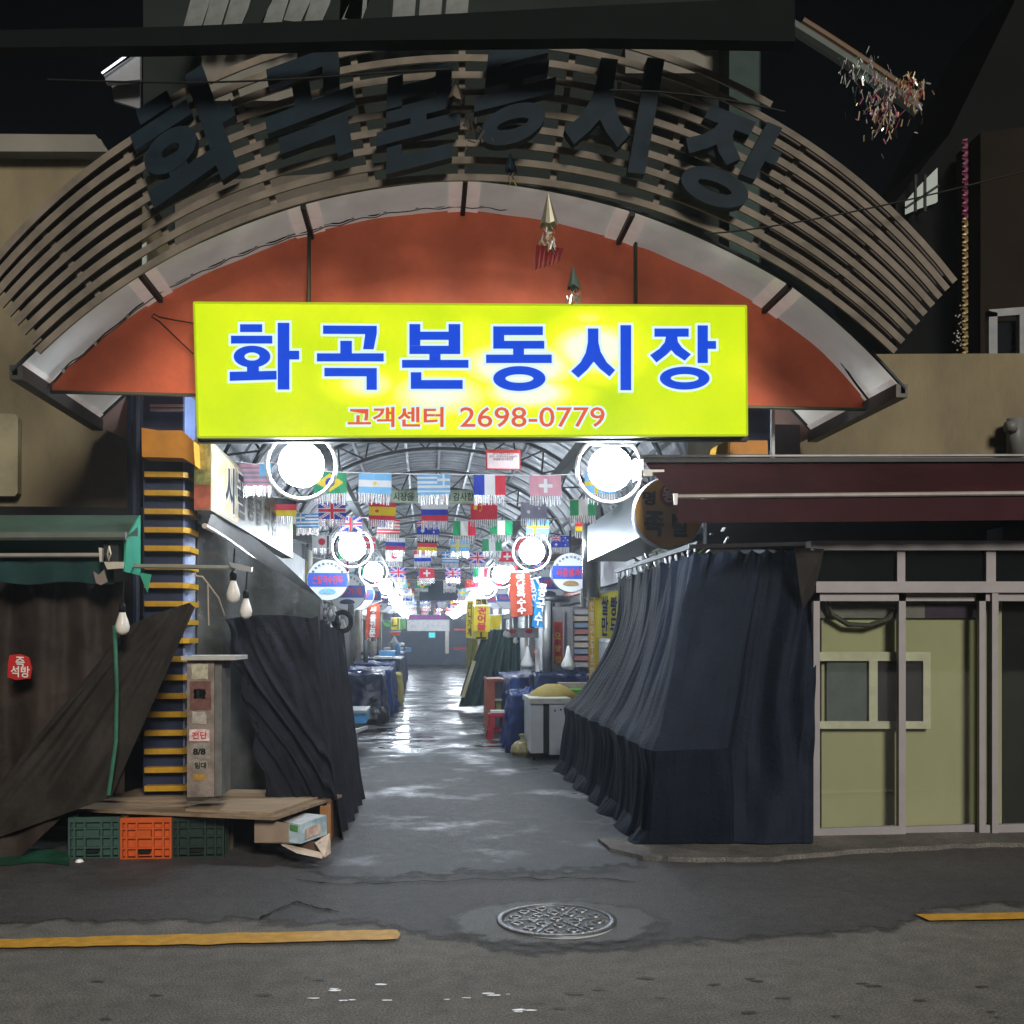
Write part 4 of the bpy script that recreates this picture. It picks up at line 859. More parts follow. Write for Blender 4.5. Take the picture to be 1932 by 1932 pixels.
def fc(a, c):
    # a: 0..0.5 alley side far->corner, 0.5..1 front corner->right ; c: 0 top .. 1 floor
    if a < .5:
        s = a/.5; T_ = fT.lerp(cT, s); Md = fM.lerp(cM, s); Bt = fB.lerp(cB, s)
    else:
        s = (a-.5)/.5; T_ = cT.lerp(cT2, s); Bt = cB.lerp(cB2, s)
        s1 = .52
        Md = cM.lerp(cM2, s/s1) if s < s1 else cM3.lerp(cM4, (s-s1)/(1-s1))
        if s > s1: bl = min(1, (s-s1)/.12)
    if c < .62:
        p = T_.lerp(Md, c/.62)
        if a < .5: p += Vector(((.17*(1-a/.5)+.03)*math.sin(math.pi*c/.62), 0, 0))
    else: p = Md.lerp(Bt, (c-.62)/.38)
    if a >= .5 and s > .6:
        st = T_.lerp(Bt, c); k = min(1, (s-.6)/.2); p = p.lerp(st, k*.6)
        p += Vector((-.02*math.sin(math.pi*min(c*1.3, 1))*k*(s-.6)/.4, 0, 0))*(1 if c < .77 else 0)
    # folds
    if a < .5:
        s = a/.5; fr = 1.5-4.2*abs(noise.noise(Vector((s*17+.6*math.sin(c*2.2), c*.7, 21))))+1.1*noise.noise(Vector((s*55, c*1.6, 5)))+.35*math.sin(s*58+c)
        amp = .017*(1 if c < .62 else 1.5); amp *= .3+.7*min(1, abs(c-.62)*7); amp *= .5+1.2*abs(noise.noise(Vector((s*7, c*1.2, 3))))*1.8
        p += Vector((-.7*fr*amp, -.2*fr*amp, 0)); p += Vector((-.05*noise.noise(Vector((s*9, c*3, 1))), 0, 0))
        if c > .93: p += Vector((-.10*(c-.93)/.07*(.6+.4*math.sin(s*40)), 0, 0))
    else:
        s = (a-.5)/.5; fr = 1.3-4*abs(noise.noise(Vector((s*8+.9*c*(1-s), c*1.1, 31))))+.8*noise.noise(Vector((s*30, c*3, 8))); k = 1-.75*min(1, c/.55) if s < .5 else .9-.3*c
        edge_ = min(1, s*8)
        p += Vector((0, -.016*fr*k*edge_*(.35+1.7*abs(noise.noise(Vector((s*6, c*1.5, 7))))), 0)); p += Vector((0, -.045*noise.noise(Vector((s*5+c*2, c*3.2, 4)))*edge_, 0))
        if s > .3: # swags between right edge and lower middle
            d = math.hypot((s-1.02)*1.5, (c-.45)*1.0); p += Vector((0, .022*math.sin(d*26)*min(1, (s-.3)*3)*math.sin(math.pi*c), 0))
    if c < .06: p += Vector((0, 0, -.035*abs(math.sin(a*2*math.pi*9))*(1-c/.06)))
    if a < .5: p += Vector((-.05*math.exp(-((c-.62)/.05)**2)*(1-abs(math.sin(a*60))*.5), 0, 0))
    p.z = max(p.z, .045 if a > .45 else .02)
    return p
b = MB(); b.grid(fc, 520, 100)
CUR = M('navy_curtain_cloth', (.0085, .0125, .023), .72, 0, .22, 5, .45, 38)
tag(b.build('booth_curtain', CUR, None, False), 'big navy blue cloth curtain draped over the corner booth right of the alley', 'curtain')
t = thing('curtain_rail', 'steel curtain rail with many hooks along the alley side of the booth', 'curtain rail', (fT+cT)/2)
b = MB(); r0, r1 = P(1162, 1078, 12.2), P(1318, 1026, 8.3); b.bar(r0, r1, .03, .04); b.build('rail', M('dull_rail', (.10, .105, .11), .6, .3), t)
b = MB(); b.lathe([(.0, 0), (.012, -.01), (.012, -.07), (.0, -.08)], (0, 0, 0), 6); b.tube([(0, 0, -.07), (.02, 0, -.10), (-.02, 0, -.12)], .005, 5); h0 = None
for i in range(17):
    p = r0.lerp(r1, (i+.5)/17)-Vector((0, 0, .02))
    if h0 is None: h0 = b.build('hook', ALU, t, recenter=False); h0.location = p-WLOC[t.name]
    else: c = h0.copy(); COL.objects.link(c); c.location = p-WLOC[t.name]; c.rotation_euler = (0, rnd.uniform(-.4, .4), rnd.uniform(0, 3))
b = MB(); b.bar(P(1300, 1031, 8.2), P(1566, 1025, 7.95), .03, .03); tag(b.build('front_rail', M('pale_pink_rail', (.30, .27, .27), .45, .3)), 'pale horizontal rail carrying the front of the navy curtain', 'rail')
b = MB(); b.prism([P(1500, 1032, 7.9), P(1555, 1036, 7.85), P(1548, 1070, 7.85), P(1535, 1120, 7.85), P(1515, 1150, 7.9), P(1505, 1080, 7.95)], (0, .012, 0)); tag(b.build('curtain_flap', M('brown_black_cloth', (.028, .024, .022), .6, 0, .3, 5)), 'brownish corner flap folded at the top right of the navy curtain', 'cloth flap')
t = thing('clutter_rack', 'tangle of hangers, brackets and cords above the curtain rail', 'rack', P(1230, 1040, 9.5))
GLS = [ALU, M('green_cord', (.16, .25, .08), .5), WHITE, M('grey_rag2', (.2, .2, .22), .7), DARKMETAL]
for k in range(34):
    s = rnd.random(); p = P(1175, 1068, 11.5).lerp(P(1345, 1012, 8.2), s)+Vector((rnd.uniform(0, .25), 0, rnd.uniform(-.06, .10))); d = Vector((rnd.uniform(-1, 1), rnd.uniform(-1, 1), rnd.uniform(-.4, .4)))*.16
    b = MB(); b.bar(p, p+d, rnd.uniform(.008, .03), rnd.uniform(.008, .025)); b.build('bracket', GLS[k % 5], t)

# maroon awning
MA = M('maroon_awning_fabric', (.036, .011, .013), .7, 0, .45, 1.2, .15, 60)
t = thing('maroon_awning', 'dark maroon awning with a white stripe over the sliding doors at the right', 'awning', P(1600, 986, 7.8))
a0, a1 = P(1217, 872, 8.0), P(1276, 937, 7.5); e0, e1 = P(2300, 870, 8.0), P(2300, 927, 7.5)
b = MB(); b.grid(lambda a, c: a0.lerp(e0, a).lerp(a1.lerp(e1, a), c)+Vector((0, 0, -.02*math.sin(math.pi*c)+.006*noise.noise(Vector((a*20, c*2, 0))))), 40, 6); b.build('canopy_fabric', MA, t, True)
b = MB(); b.tube([a1, e1], .018, 8); b.build('front_bar', M('white_front_bar', (.28, .26, .25), .45, .2), t)
b = MB(); b.grid(lambda a, c: P(1278+a*1020, 943-a*9+c*44, 7.5+.012*math.sin(a*90)*c), 60, 3); b.build('valance', M('maroon_valance', (.036, .011, .014), .75, 0, .2, 2), t, True)
b = MB(); p, q = P(1200, 866, 8.05), P(2300, 866, 8.05); b.prism([P(1200, 872, 7.95), P(2300, 870, 7.95), P(2300, 863, 7.95), P(1200, 864, 7.95)], (0, .2, 0)); b.build('housing', M('awning_housing', (.03, .03, .032), .4, .3), t)
b = MB(); b.tube([P(1205, 861, 7.95), P(2300, 858, 7.95)], .012, 6); b.build('top_edge', M('pale_edge_metal', (.25, .25, .25), .4, .3), t)
b = MB(); b.prism([P(u, v, 7.9) for u, v in ((1198, 866), (1214, 866), (1214, 902), (1200, 905), (1197, 890))], (0, .12, 0)); b.build('end_bracket', ALU, t)
b = MB(); b.bar(P(1212, 893, 7.9), P(1252, 893, 7.9), .05, .05); b.build('arm', WHITE, t)
b = MB(); b.prism([P(1271, 931, 7.46), P(1279, 931, 7.46), P(1278, 952, 7.46), P(1273, 952, 7.46)], (0, .03, 0)); b.build('end_clip', WHITE, t)
b = MB(); b.box(P(1330, 0, 8.5).x, 9, 8.45, 8.55, P(0, 1024, 8.4).z, P(0, 860, 8.4).z); tag(b.build('lintel_wall', M('shaded_lintel', (.012, .013, .014), .7)), 'wall strip coloured dark for the shade under the maroon awning', 'wall')  # near-black colour carries the shade below the awning

# ---------------------------------------------------------------- sliding doors
YD = 7.9
d = thing('sliding_doors', 'aluminium framed glass sliding doors with transom windows right of the navy curtain', 'doors', G(1740, 1592))
FRM = M('mauve_grey_frame', (.25, .235, .245), .5, .2, .12, 4)
def fr(u0, v0, u1, v1, nm, dy=0, dd=.06, mat=FRM, ua=None):
    b = MB(); b.prism([P(u0, v1+(0), YD+dy), P(u1, v1-(u1-u0)*.02*(1 if v1 > 1500 else 0), YD+dy), P(u1, v0, YD+dy), P(u0, v0, YD+dy)], (0, dd, 0)); return b.build(nm, mat, d)
fr(1530, 1020, 2200, 1038, 'lintel', -.03, .12); fr(1540, 1097, 2200, 1118, 'door_head', -.03, .12)
fr(1693, 1038, 1708, 1097, 'transom_mullion'); fr(1861, 1038, 1879, 1097, 'transom_mullion'); fr(2030, 1038, 2046, 1097, 'transom_mullion')
b = MB(); b.prism([P(1530, 1097, YD+.035), P(2200, 1097, YD+.035), P(2200, 1038, YD+.035), P(1530, 1038, YD+.035)], (0, .005, 0)); b.build('transom_glass', M('black_glass', (.006, .008, .008), .08), d)
GLASS = bpy.data.materials.new('door_glass'); GLASS.use_nodes = True; nt = GLASS.node_tree; nt.nodes.clear(); N, L = nt.nodes.new, nt.links.new
o_ = N('ShaderNodeOutputMaterial'); tr = N('ShaderNodeBsdfTransparent'); gl = N('ShaderNodeBsdfGlossy'); gl.inputs['Roughness'].default_value = .03; fz0 = N('ShaderNodeLayerWeight'); fz0.inputs[0].default_value = .12; fz = N('ShaderNodeMath'); fz.operation = 'MULTIPLY_ADD'; fz.inputs[1].default_value = .35; fz.inputs[2].default_value = .03; L(fz0.outputs[1], fz.inputs[0]); mx = N('ShaderNodeMixShader'); tr.inputs[0].default_value = (.9, .92, .9, 1)
L(fz.outputs[0], mx.inputs[0]); L(tr.outputs[0], mx.inputs[1]); L(gl.outputs[0], mx.inputs[2]); L(mx.outputs[0], o_.inputs[0])
for (ua, ub, dy) in ((1535, 1709, 0), (1695, 1880, .05), (1848, 2030, 0)):
    leaf_l = (ua, 1118, ua+12, 1592); b = None
    lf_ = MB(); lf_.prism([P(ua, 1591-(ua-1535)*.022, YD+dy), P(ub, 1591-(ub-1535)*.022, YD+dy), P(ub, 1562-(ub-1535)*.022, YD+dy), P(ua, 1564-(ua-1535)*.022, YD+dy)], (0, .045, 0))
    leaf = lf_.build('door_leaf', FRM, d)
    for q in ((ua, 1118, ua+12, 1565-(ua-1535)*.022), (ub-13, 1118, ub, 1563-(ub-1535)*.022), (ua, 1119, ub, 1134)):
        b = MB(); b.prism([P(q[0], q[3], YD+dy+.002), P(q[2], q[3], YD+dy+.002), P(q[2], q[1], YD+dy+.002), P(q[0], q[1], YD+dy+.002)], (0, .04, 0)); b.build('stile' if q[2]-q[0] < 20 else 'top_rail', FRM, leaf)
    b = MB(); b.prism([P(ua+12, 1564-(ua-1535)*.022, YD+dy+.02), P(ub-13, 1562-(ub-1535)*.022, YD+dy+.02), P(ub-13, 1134, YD+dy+.02), P(ua+12, 1134, YD+dy+.02)], (0, .004, 0)); b.build('pane', GLASS, leaf)
fr(1872, 1118, 1884, 1578, 'stile', -.02, .05)
refl = thing('street_reflection', 'olive yellow wall with a small sliding window standing in for the reflection in the glass doors', 'reflected wall', P(1700, 1600, 8.9))  # built wall stands in for the street reflected in the glass
OL = M('olive_yellow_wall', (.37, .36, .215), .8, 0, .14, .9, stretch=(1, 1, .5))
b = MB(); b.box(P(1530, 0, 8.3).x, P(1862, 0, 8.3).x, 8.07, 8.3, 0, 2.15); b.build('wall', OL, refl)
b = MB(); b.box(P(1862, 0, 8.3).x, P(1862, 0, 8.3).x+3, 8.06, 8.3, 0, 2.5); b.build('dark_opening', M('dark_backdrop', (.012, .014, .014), .6), refl)
b = MB(); b.box(P(1500, 0, 8.3).x, 9, 8.0, 8.3, -.02, .02); b.build('floor_strip', M('grey_sill_floor', (.08, .08, .07), .7), refl)
b = MB(); b.prism([P(1500, 1166, 8.04), P(1745, 1166, 8.04), P(1745, 1140, 8.04), P(1500, 1140, 8.04)], (0, .02, 0)); b.prism([P(1745, 1166, 8.04), P(1850, 1166, 8.04), P(1850, 1140, 8.04), P(1745, 1140, 8.04)], (0, .02, 0), 1); b.build('upper_band', [M('grey_band', (.16, .15, .14), .7), M('purple_band', (.04, .025, .05), .7)], refl)
wn = MB(); wn.prism(rect(1560, 1247, 1748, 1366, 8.04), (0, .02, 0)); win = wn.build('window_pane', M('dim_grey_pane', (.10, .115, .12), .25), refl)
b = MB(); b.prism(rect(1655, 1250, 1742, 1360, 8.03), (0, .008, 0)); b.build('dark_sash', M('dark_pane', (.03, .028, .034), .3), refl)
WF = M('cream_window_frame', (.52, .51, .39), .6)
for q in ((1540, 1230, 1756, 1247), (1540, 1361, 1756, 1375), (1742, 1247, 1756, 1361), (1640, 1247, 1656, 1361)):
    b = MB(); b.prism(rect(q[0], q[1], q[2], q[3], 8.01), (0, .03, 0)); b.build('window_frame', WF, refl)
b = MB(); b.tube([P(1556, 1130, 7.99), P(1570, 1160, 7.99), P(1600, 1178, 7.99), P(1640, 1180, 7.99), P(1675, 1168, 7.99), P(1690, 1150, 7.99)], .022, 8); b.build('hanging_cable', M('dark_grey_cable', (.06, .055, .045), .6), refl)

# ---------------------------------------------------------------- round yellow sign on the right
def disc_sign(c, r, label, face, rimm, group=None, name='round_sign', cat='round sign'):
    c = Vector(c); t = thing(name, label, cat, c-Vector((0, 0, r)), group)
    b = MB(); b.lathe([(r, 0), (r*1.03, .02), (r*1.03, .10), (r, .12)], c, 44, 0, 'y'); b.build('rim', rimm, t, True)
    b = MB(); b.ellipse(c+Vector((0, .012, 0)), (r, 0, 0), (0, 0, r), 0, 44); b.ellipse(c+Vector((0, .11, 0)), (r, 0, 0), (0, 0, r), 0, 44); b.build('face', face, t)
    return t
cy = P(1263, 967, 8.08); rr = 67*8.08/FOC
t = disc_sign(cy, rr, 'round ochre sign with dark Korean lettering partly hidden by the maroon awning', M('ochre_sign_face', (.36, .20, .035), .5, 0, .15, 4), ALU)
def cl(u, v): return P(u, v, 8.085)
BI = M('dark_sign_ink', (.03, .025, .02), .6)
letter('명', cl(1213, 953), cl(1237, 954), cl(1213, 926), BI, t, .04); letter('족', cl(1215, 1011), cl(1252, 1013), cl(1217, 963), BI, t, .04); letter('발', cl(1268, 1013), cl(1300, 1014), cl(1268, 968), BI, t, .04)
b = MB(); b.ellipse(P(1262, 934, 8.087), (.075, 0, 0), (0, 0, .09)); b.build('red_seal', M('dull_red_seal', (.18, .03, .03), .6), t); letter('왕', cl(1250, 948), cl(1276, 948), cl(1250, 917), M('seal_pale', (.4, .32, .25), .6), t, .03)

XD = P(1250, 940, 8.9).x
b = MB(); b.box(XD, XD+.5, 8.95, 13.1, 2.57, 3.02); tag(b.build('steel_hood', M('brushed_steel', (.26, .29, .33), .35, .6, .12, 2, stretch=(1, .3, 4))), 'long brushed steel hood box above the curtain rail on the right alley side', 'exhaust hood')
b = MB(); b.tube([(XD+.1, 13.4, 3.6), (XD+.1, 13.4, 2.12)], .12, 14); tag(b.build('duct_pipe', M('shiny_duct', (.6, .62, .64), .25, .9, .1), None, True), 'shiny vertical duct pipe beyond the steel hood', 'pipe')
# ---------------------------------------------------------------- the arcade: roof, walls, lamps
XL, XR, XC = -2.35, 3.0, 0.28
HWD, SPR, APX = 2.95, 3.45, 5.35
def arc(x_t, Y, dr=0.0):    # x_t 0..1 along the vault
    a = math.pi*(1-x_t); return Vector((XC+(HWD+dr)*math.cos(a), Y, SPR+(APX-SPR+dr)*math.sin(a)))
roof = thing('arcade_roof', 'long grey barrel vaulted arcade roof with curved ribs and trusses over the alley', 'arcade roof', (XC, 34, SPR))
RS = M('grey_roof_sheet', (.20, .215, .23), .38, .3, .45, 2.2, .4, 6, stretch=(1, 3, 1)); RIB = M('roof_rib_steel', (.36, .38, .40), .4, .5, .2)
Y0, Y1 = 9.4, 59.0
for k in range(12):
    ya = Y0+k*(Y1-Y0)/12; yb = Y0+(k+1)*(Y1-Y0)/12
    b = MB(); b.grid(lambda a, c: arc(a, ya+(yb-ya)*c, .06+.015*(int(c*24) % 2)), 22, 24); b.build('roof_panel', RS, roof)
rb0 = None
for k in range(52):
    y = Y0+.3+k*.95
    if rb0 is None:
        b = MB(); b.tube([arc(i/28, y) for i in range(29)], .028, 4); rb0 = b.build('roof_rib', RIB, roof); yb0 = y
    else: c = rb0.copy(); COL.objects.link(c); c.location = rb0.location+Vector((0, y-yb0, 0))
tr0 = None
for k in range(10):
    y = 13+k*4.8
    if tr0 is None:
        b = MB(); b.tube([arc(i/28, y, -.12) for i in range(29)], .03, 6); b.tube([arc(i/28, y, -.5) for i in range(29)], .03, 6)
        for i in range(28): b.tube([arc(i/28, y, -.5 if i % 2 else -.12), arc((i+1)/28, y, -.12 if i % 2 else -.5)], .016, 5)
        tr0 = b.build('roof_truss', M('dark_truss_steel', (.07, .075, .08), .5, .4), roof); yt0 = y
    else: c = tr0.copy(); COL.objects.link(c); c.location = tr0.location+Vector((0, y-yt0, 0))
for i in (3, 6, 9, 12, 14, 16, 19, 22, 25):
    b = MB(); b.bar(arc(i/28, Y0, -.03), arc(i/28, Y1, -.03), .05, .05); b.build('purlin', RIB, roof)
b = MB(); b.grid(lambda a, c: Vector((XL-.35+(.95 if a > .5 else 0)*0+a*1.0, 9.35+c*9, 3.42-.25*a)), 2, 8); b.build('eave_panel', M('grey_eave', (.16, .17, .18), .6, .2, .3, 2), roof)
b = MB(); b.grid(lambda a, c: Vector((XR+.3-a*1.0, 9.35+c*14, 3.42-.25*a)), 2, 8); b.build('eave_panel', MATS['grey_eave'], roof)
for x, lab in ((-.98, 'left'), (1.49, 'right')):
    b = MB(); b.bar((x, 8.2, 3.42), (x, 58, 3.42), .09, .12)
    tag(b.build('lamp_beam', M('grey_lamp_beam', (.07, .075, .08), .7, 0)), 'long grey beam carrying the %s row of globe lamps under the arcade roof' % lab, 'beam')

GLOW = emis('lamp_globe_glow', (.80, .90, 1.0), 110.0)
def lamp(x, y, z, r, label):
    t = thing('globe_lamp', label, 'globe lamp', (x, y, z-r*1.6), 'globe lamps in two rows along the arcade'); c = Vector((x, y, z))
    b = MB(); n = 14
    b.lathe([(r*math.sin(math.pi*i/n), -r*math.cos(math.pi*i/n)) for i in range(n+1)], c, 24); b.build('globe', GLOW, t, True)
    R_ = r*1.52; b = MB(); b.tube([c+Vector((R_*math.sin(a), .02, -R_*math.cos(a)+.0)) for a in [math.radians(-138+276*i/44) for i in range(45)]], .017, 8); b.build('hoop', M('polished_hoop', (.8, .8, .82), .3, .7, .05), t, True)
    e = R_*math.sin(math.radians(138)); zt = c.z-R_*math.cos(math.radians(138))
    b = MB(); b.bar((x-e, y+.02, zt), (x+e, y+.02, zt), .018, .022); b.box(x-.07, x+.07, y-.04, y+.06, zt-.05, zt-.012); b.tube([(x, y, zt), (x, y, 3.38)], .014, 6); b.build('bracket', ALU, t)
    return t
ORD = ['nearest', 'second', 'third', 'fourth', 'fifth', 'sixth', 'seventh', 'eighth', 'ninth']
l0 = None
for side, x, z0, ys_ in (('left', -.975, 2.96, [8.25, 13.9, 19.6, 25.2, 30.8, 36.4, 42, 47.6, 53]), ('right', 1.49, 2.96, [8.25, 14.4, 20.2, 25.4, 31, 36.6, 42.2, 47.8, 53.2])):
    for i, y in enumerate(ys_):
        lb_ = '%s globe lamp in a round hoop, %s row under the arcade roof' % (ORD[i], side); z = z0-(.16 if i else 0)+(.03 if i > 1 else 0)
        if l0 is None: l0 = lamp(x, y, z, .178, lb_); p0 = Vector((x, y, z))
        else: copy_tree(l0, Vector((x, y, z))-p0, lb_)

# shop bays on both sides
SHUT = M('grey_roller_shutter', (.15, .165, .18), .45, .4, .25, 3); WALLG = M('grey_alley_wall', (.10, .105, .11), .75, 0, .35, 1.5); PIPE = M('beige_pipe', (.42, .39, .33), .5, 0, .2)
FASC = [M('fascia_%d' % i, c, .45, 0, .15, 3) for i, c in enumerate(((.35, .36, .38), (.12, .2, .45), (.45, .36, .1), (.38, .08, .06), (.12, .3, .16), (.5, .5, .5)))]
def bay(side, x, y0, y1, k):
    s = 1 if side == 'left' else -1
    t = thing('shuttered_shop', 'closed shop bay with grey roller shutter, number %s from the entrance on the %s' % (k, side), 'shop front', (x, (y0+y1)/2, 0), 'closed shop bays along the arcade')
    t['label'] = '%s closed shop bay with grey shutter on the %s side of the arcade' % (ORD[min(k, 8)], side)
    b = MB(); b.box(min(x, x-s*.3), max(x, x-s*.3), y0, y0+.25, 0, 3.42); b.build('pier', WALLG, t)
    b = MB(); b.box(min(x-s*.05, x-s*.3), max(x-s*.05, x-s*.3), y0+.25, y1, 2.3, 3.42); b.build('wall', WALLG, t)
    b = MB(); n = 26
    for i in range(n): b.poly([(x-s*.12, y0+.25, i*2.3/n), (x-s*.12, y1, i*2.3/n), (x-s*.15, y1, (i+1)*2.3/n), (x-s*.15, y0+.25, (i+1)*2.3/n)])
    b.build('roller_shutter', SHUT, t)
    b = MB(); b.box(min(x+s*.02, x-s*.05), max(x+s*.02, x-s*.05), y0+.3, y1-.1, 2.45, 3.1); b.build('fascia_sign', FASC[(k*3+(side == 'left')*2) % 6], t)
    b = MB(); b.tube([(x+s*.09, y0+.12, 0), (x+s*.09, y0+.12, 3.3)], .055, 8); b.build('downpipe', PIPE, t)
for side, x in (('left', XL), ('right', XR)):
    y = 9.6 if side == 'left' else 13.4; k = 0
    while y < 58: bay(side, x, y, min(y+5.4, 58.5), k); y += 5.4; k += 1
b = MB(); b.box(XR-.02, XR+.2, 8.6, 13.4, 0, 3.42); tag(b.build('alley_wall', WALLG), 'grey alley wall behind the navy curtain booth', 'wall')
# far end
t = thing('end_building', 'blue grey building with shutter closing the far end of the arcade', 'building', (.3, 60, 0))
b = MB(); b.box(-8, 8, 60, 60.5, 0, 7); b.build('wall', M('blue_grey_end', (.28, .33, .42), .6, 0, .15, .5), t)
b = MB()
for i in range(30): b.poly([(-1.9, 59.95, i*.1), (2.6, 59.95, i*.1), (2.6, 59.9, (i+1)*.1), (-1.9, 59.9, (i+1)*.1)])
b.build('roller_shutter', M('blue_grey_shutter', (.22, .28, .40), .5, 0, .15, 2), t)
b = MB(); b.box(-3, 4, 58.9, 59, 5.2, 5.9); b.grid(lambda a, c: arc(a, 59.0, .05).lerp(Vector((XC, 59.0, 3.4)), c), 20, 2); b.build('end_gable', M('grey_gable', (.16, .17, .19), .6), t)
b = MB(); b.box(P(768, 0, 45).x, P(848, 0, 45).x, 45, 45.15, P(0, 1190, 45).z, P(0, 1168, 45).z); tag(b.build('blank_signboard', M('white_board', (.72, .72, .72), .5)), 'blank white hanging signboard near the far end of the arcade', 'signboard')
b = MB(); b.box(P(771, 0, 45).x, P(840, 0, 45).x, 44.9, 45.0, P(0, 1167, 45).z, P(0, 1159, 45).z); tag(b.build('banner', M('purple_banner', (.28, .06, .30), .6)), 'thin purple banner just above the blank white signboard', 'banner')
b = MB(); b.box(P(840, 0, 44).x, P(847, 0, 44).x, 44, 44.2, 0.9, P(0, 1190, 44).z); tag(b.build('post', PIPE), 'beige post hanging at the right end of the blank white signboard', 'post')
b = MB(); b.box(P(809, 0, 50).x, P(821, 0, 50).x, 50, 50.1, P(0, 1203, 50).z, P(0, 1193, 50).z); tag(b.build('exit_light', emis('teal_exit_glow', (.1, .8, .85), 1.1)), 'small glowing teal light under the blank white signboard', 'light')
b = MB(); b.box(P(791, 0, 27).x, P(862, 0, 27).x, 27, 27.2, P(0, 1130, 27).z, P(0, 1112, 27).z); b.box(P(808, 0, 27).x, P(852, 0, 27).x, 27.02, 27.15, P(0, 1112, 27).z, P(0, 1090, 27).z); tag(b.build('dark_board', M('dark_blue_board', (.015, .025, .04), .5)), 'dark blue hanging board among the flags in the middle of the arcade', 'board')
t = thing('notice_board', 'small white notice with red border hanging under the yellow sign', 'notice', P(950, 873, 9))
b = MB(); b.box(P(917, 0, 9).x, P(982, 0, 9).x, 9, 9.02, P(0, 873, 9).z, P(0, 834, 9).z); b.build('red_border', RED, t)
b = MB(); b.box(P(919.5, 0, 9).x, P(979.5, 0, 9).x, 8.992, 8.998, P(0, 871, 9).z, P(0, 841, 9).z); b.build('paper', M('pinkish_paper', (.52, .42, .42), .6), t)
letter('방범 CCTV는\n시장 질서 유지 및 도난방지 목적으로\n24시간 작동하고 있습니다\n관리자 : 시장관리사무실 2698-0779\n화곡본동시장 시장상인회', P(922, 869, 8.985), P(977, 869, 8.985), P(922, 843, 8.985), BI, t, .01)
t = thing('welcome_banner', 'pale green banner with dark Korean lettering hanging high behind the flags', 'banner', P(820, 948, 15))
b = MB(); b.grid(lambda a, c: P(738+a*186, 949-c*24, 15+.03*math.sin(a*20)), 30, 3); b.build('cloth', M('pale_green_banner', (.20, .25, .17), .6), t)
letter('시장을 찾아주셔서 감사합니다', P(742, 945, 14.94), P(920, 945, 14.94), P(742, 929, 14.94), INK, t, .02)

# ---------------------------------------------------------------- flags
PALS = [(.72, .72, .72), (.62, .03, .06), (.02, .05, .42), (.02, .30, .12), (.75, .55, .02), (.015, .015, .018), (.18, .45, .72), (.62, .30, .36), (.05, .25, .55), (.25, .25, .33)]
FM = []
for i, c in enumerate(PALS): FM.append(M('flag_cloth_%d' % i, c, .55, 0, .06, 3, trans=.45))
def cross(x, y, cx, cy, w, asp=1.5): return abs(x-cx)*asp < w or abs(y-cy) < w
def uk(x, y):
    X = (x-.5)*1.5; Y = y-.5
    if abs(X) < .075 or abs(Y) < .075: return 1
    if abs(X) < .13 or abs(Y) < .13: return 0
    d = abs(abs(Y)-abs(X)*2/3)
    return 1 if d < .03 else (0 if d < .085 else 2)
def usa(x, y):
    if x < .42 and y > .46: return 0 if (int(x*22)+int(y*22)) % 3 == 0 and int(y*22) % 2 else 2
    return 1 if int(y*9) % 2 == 0 else 0
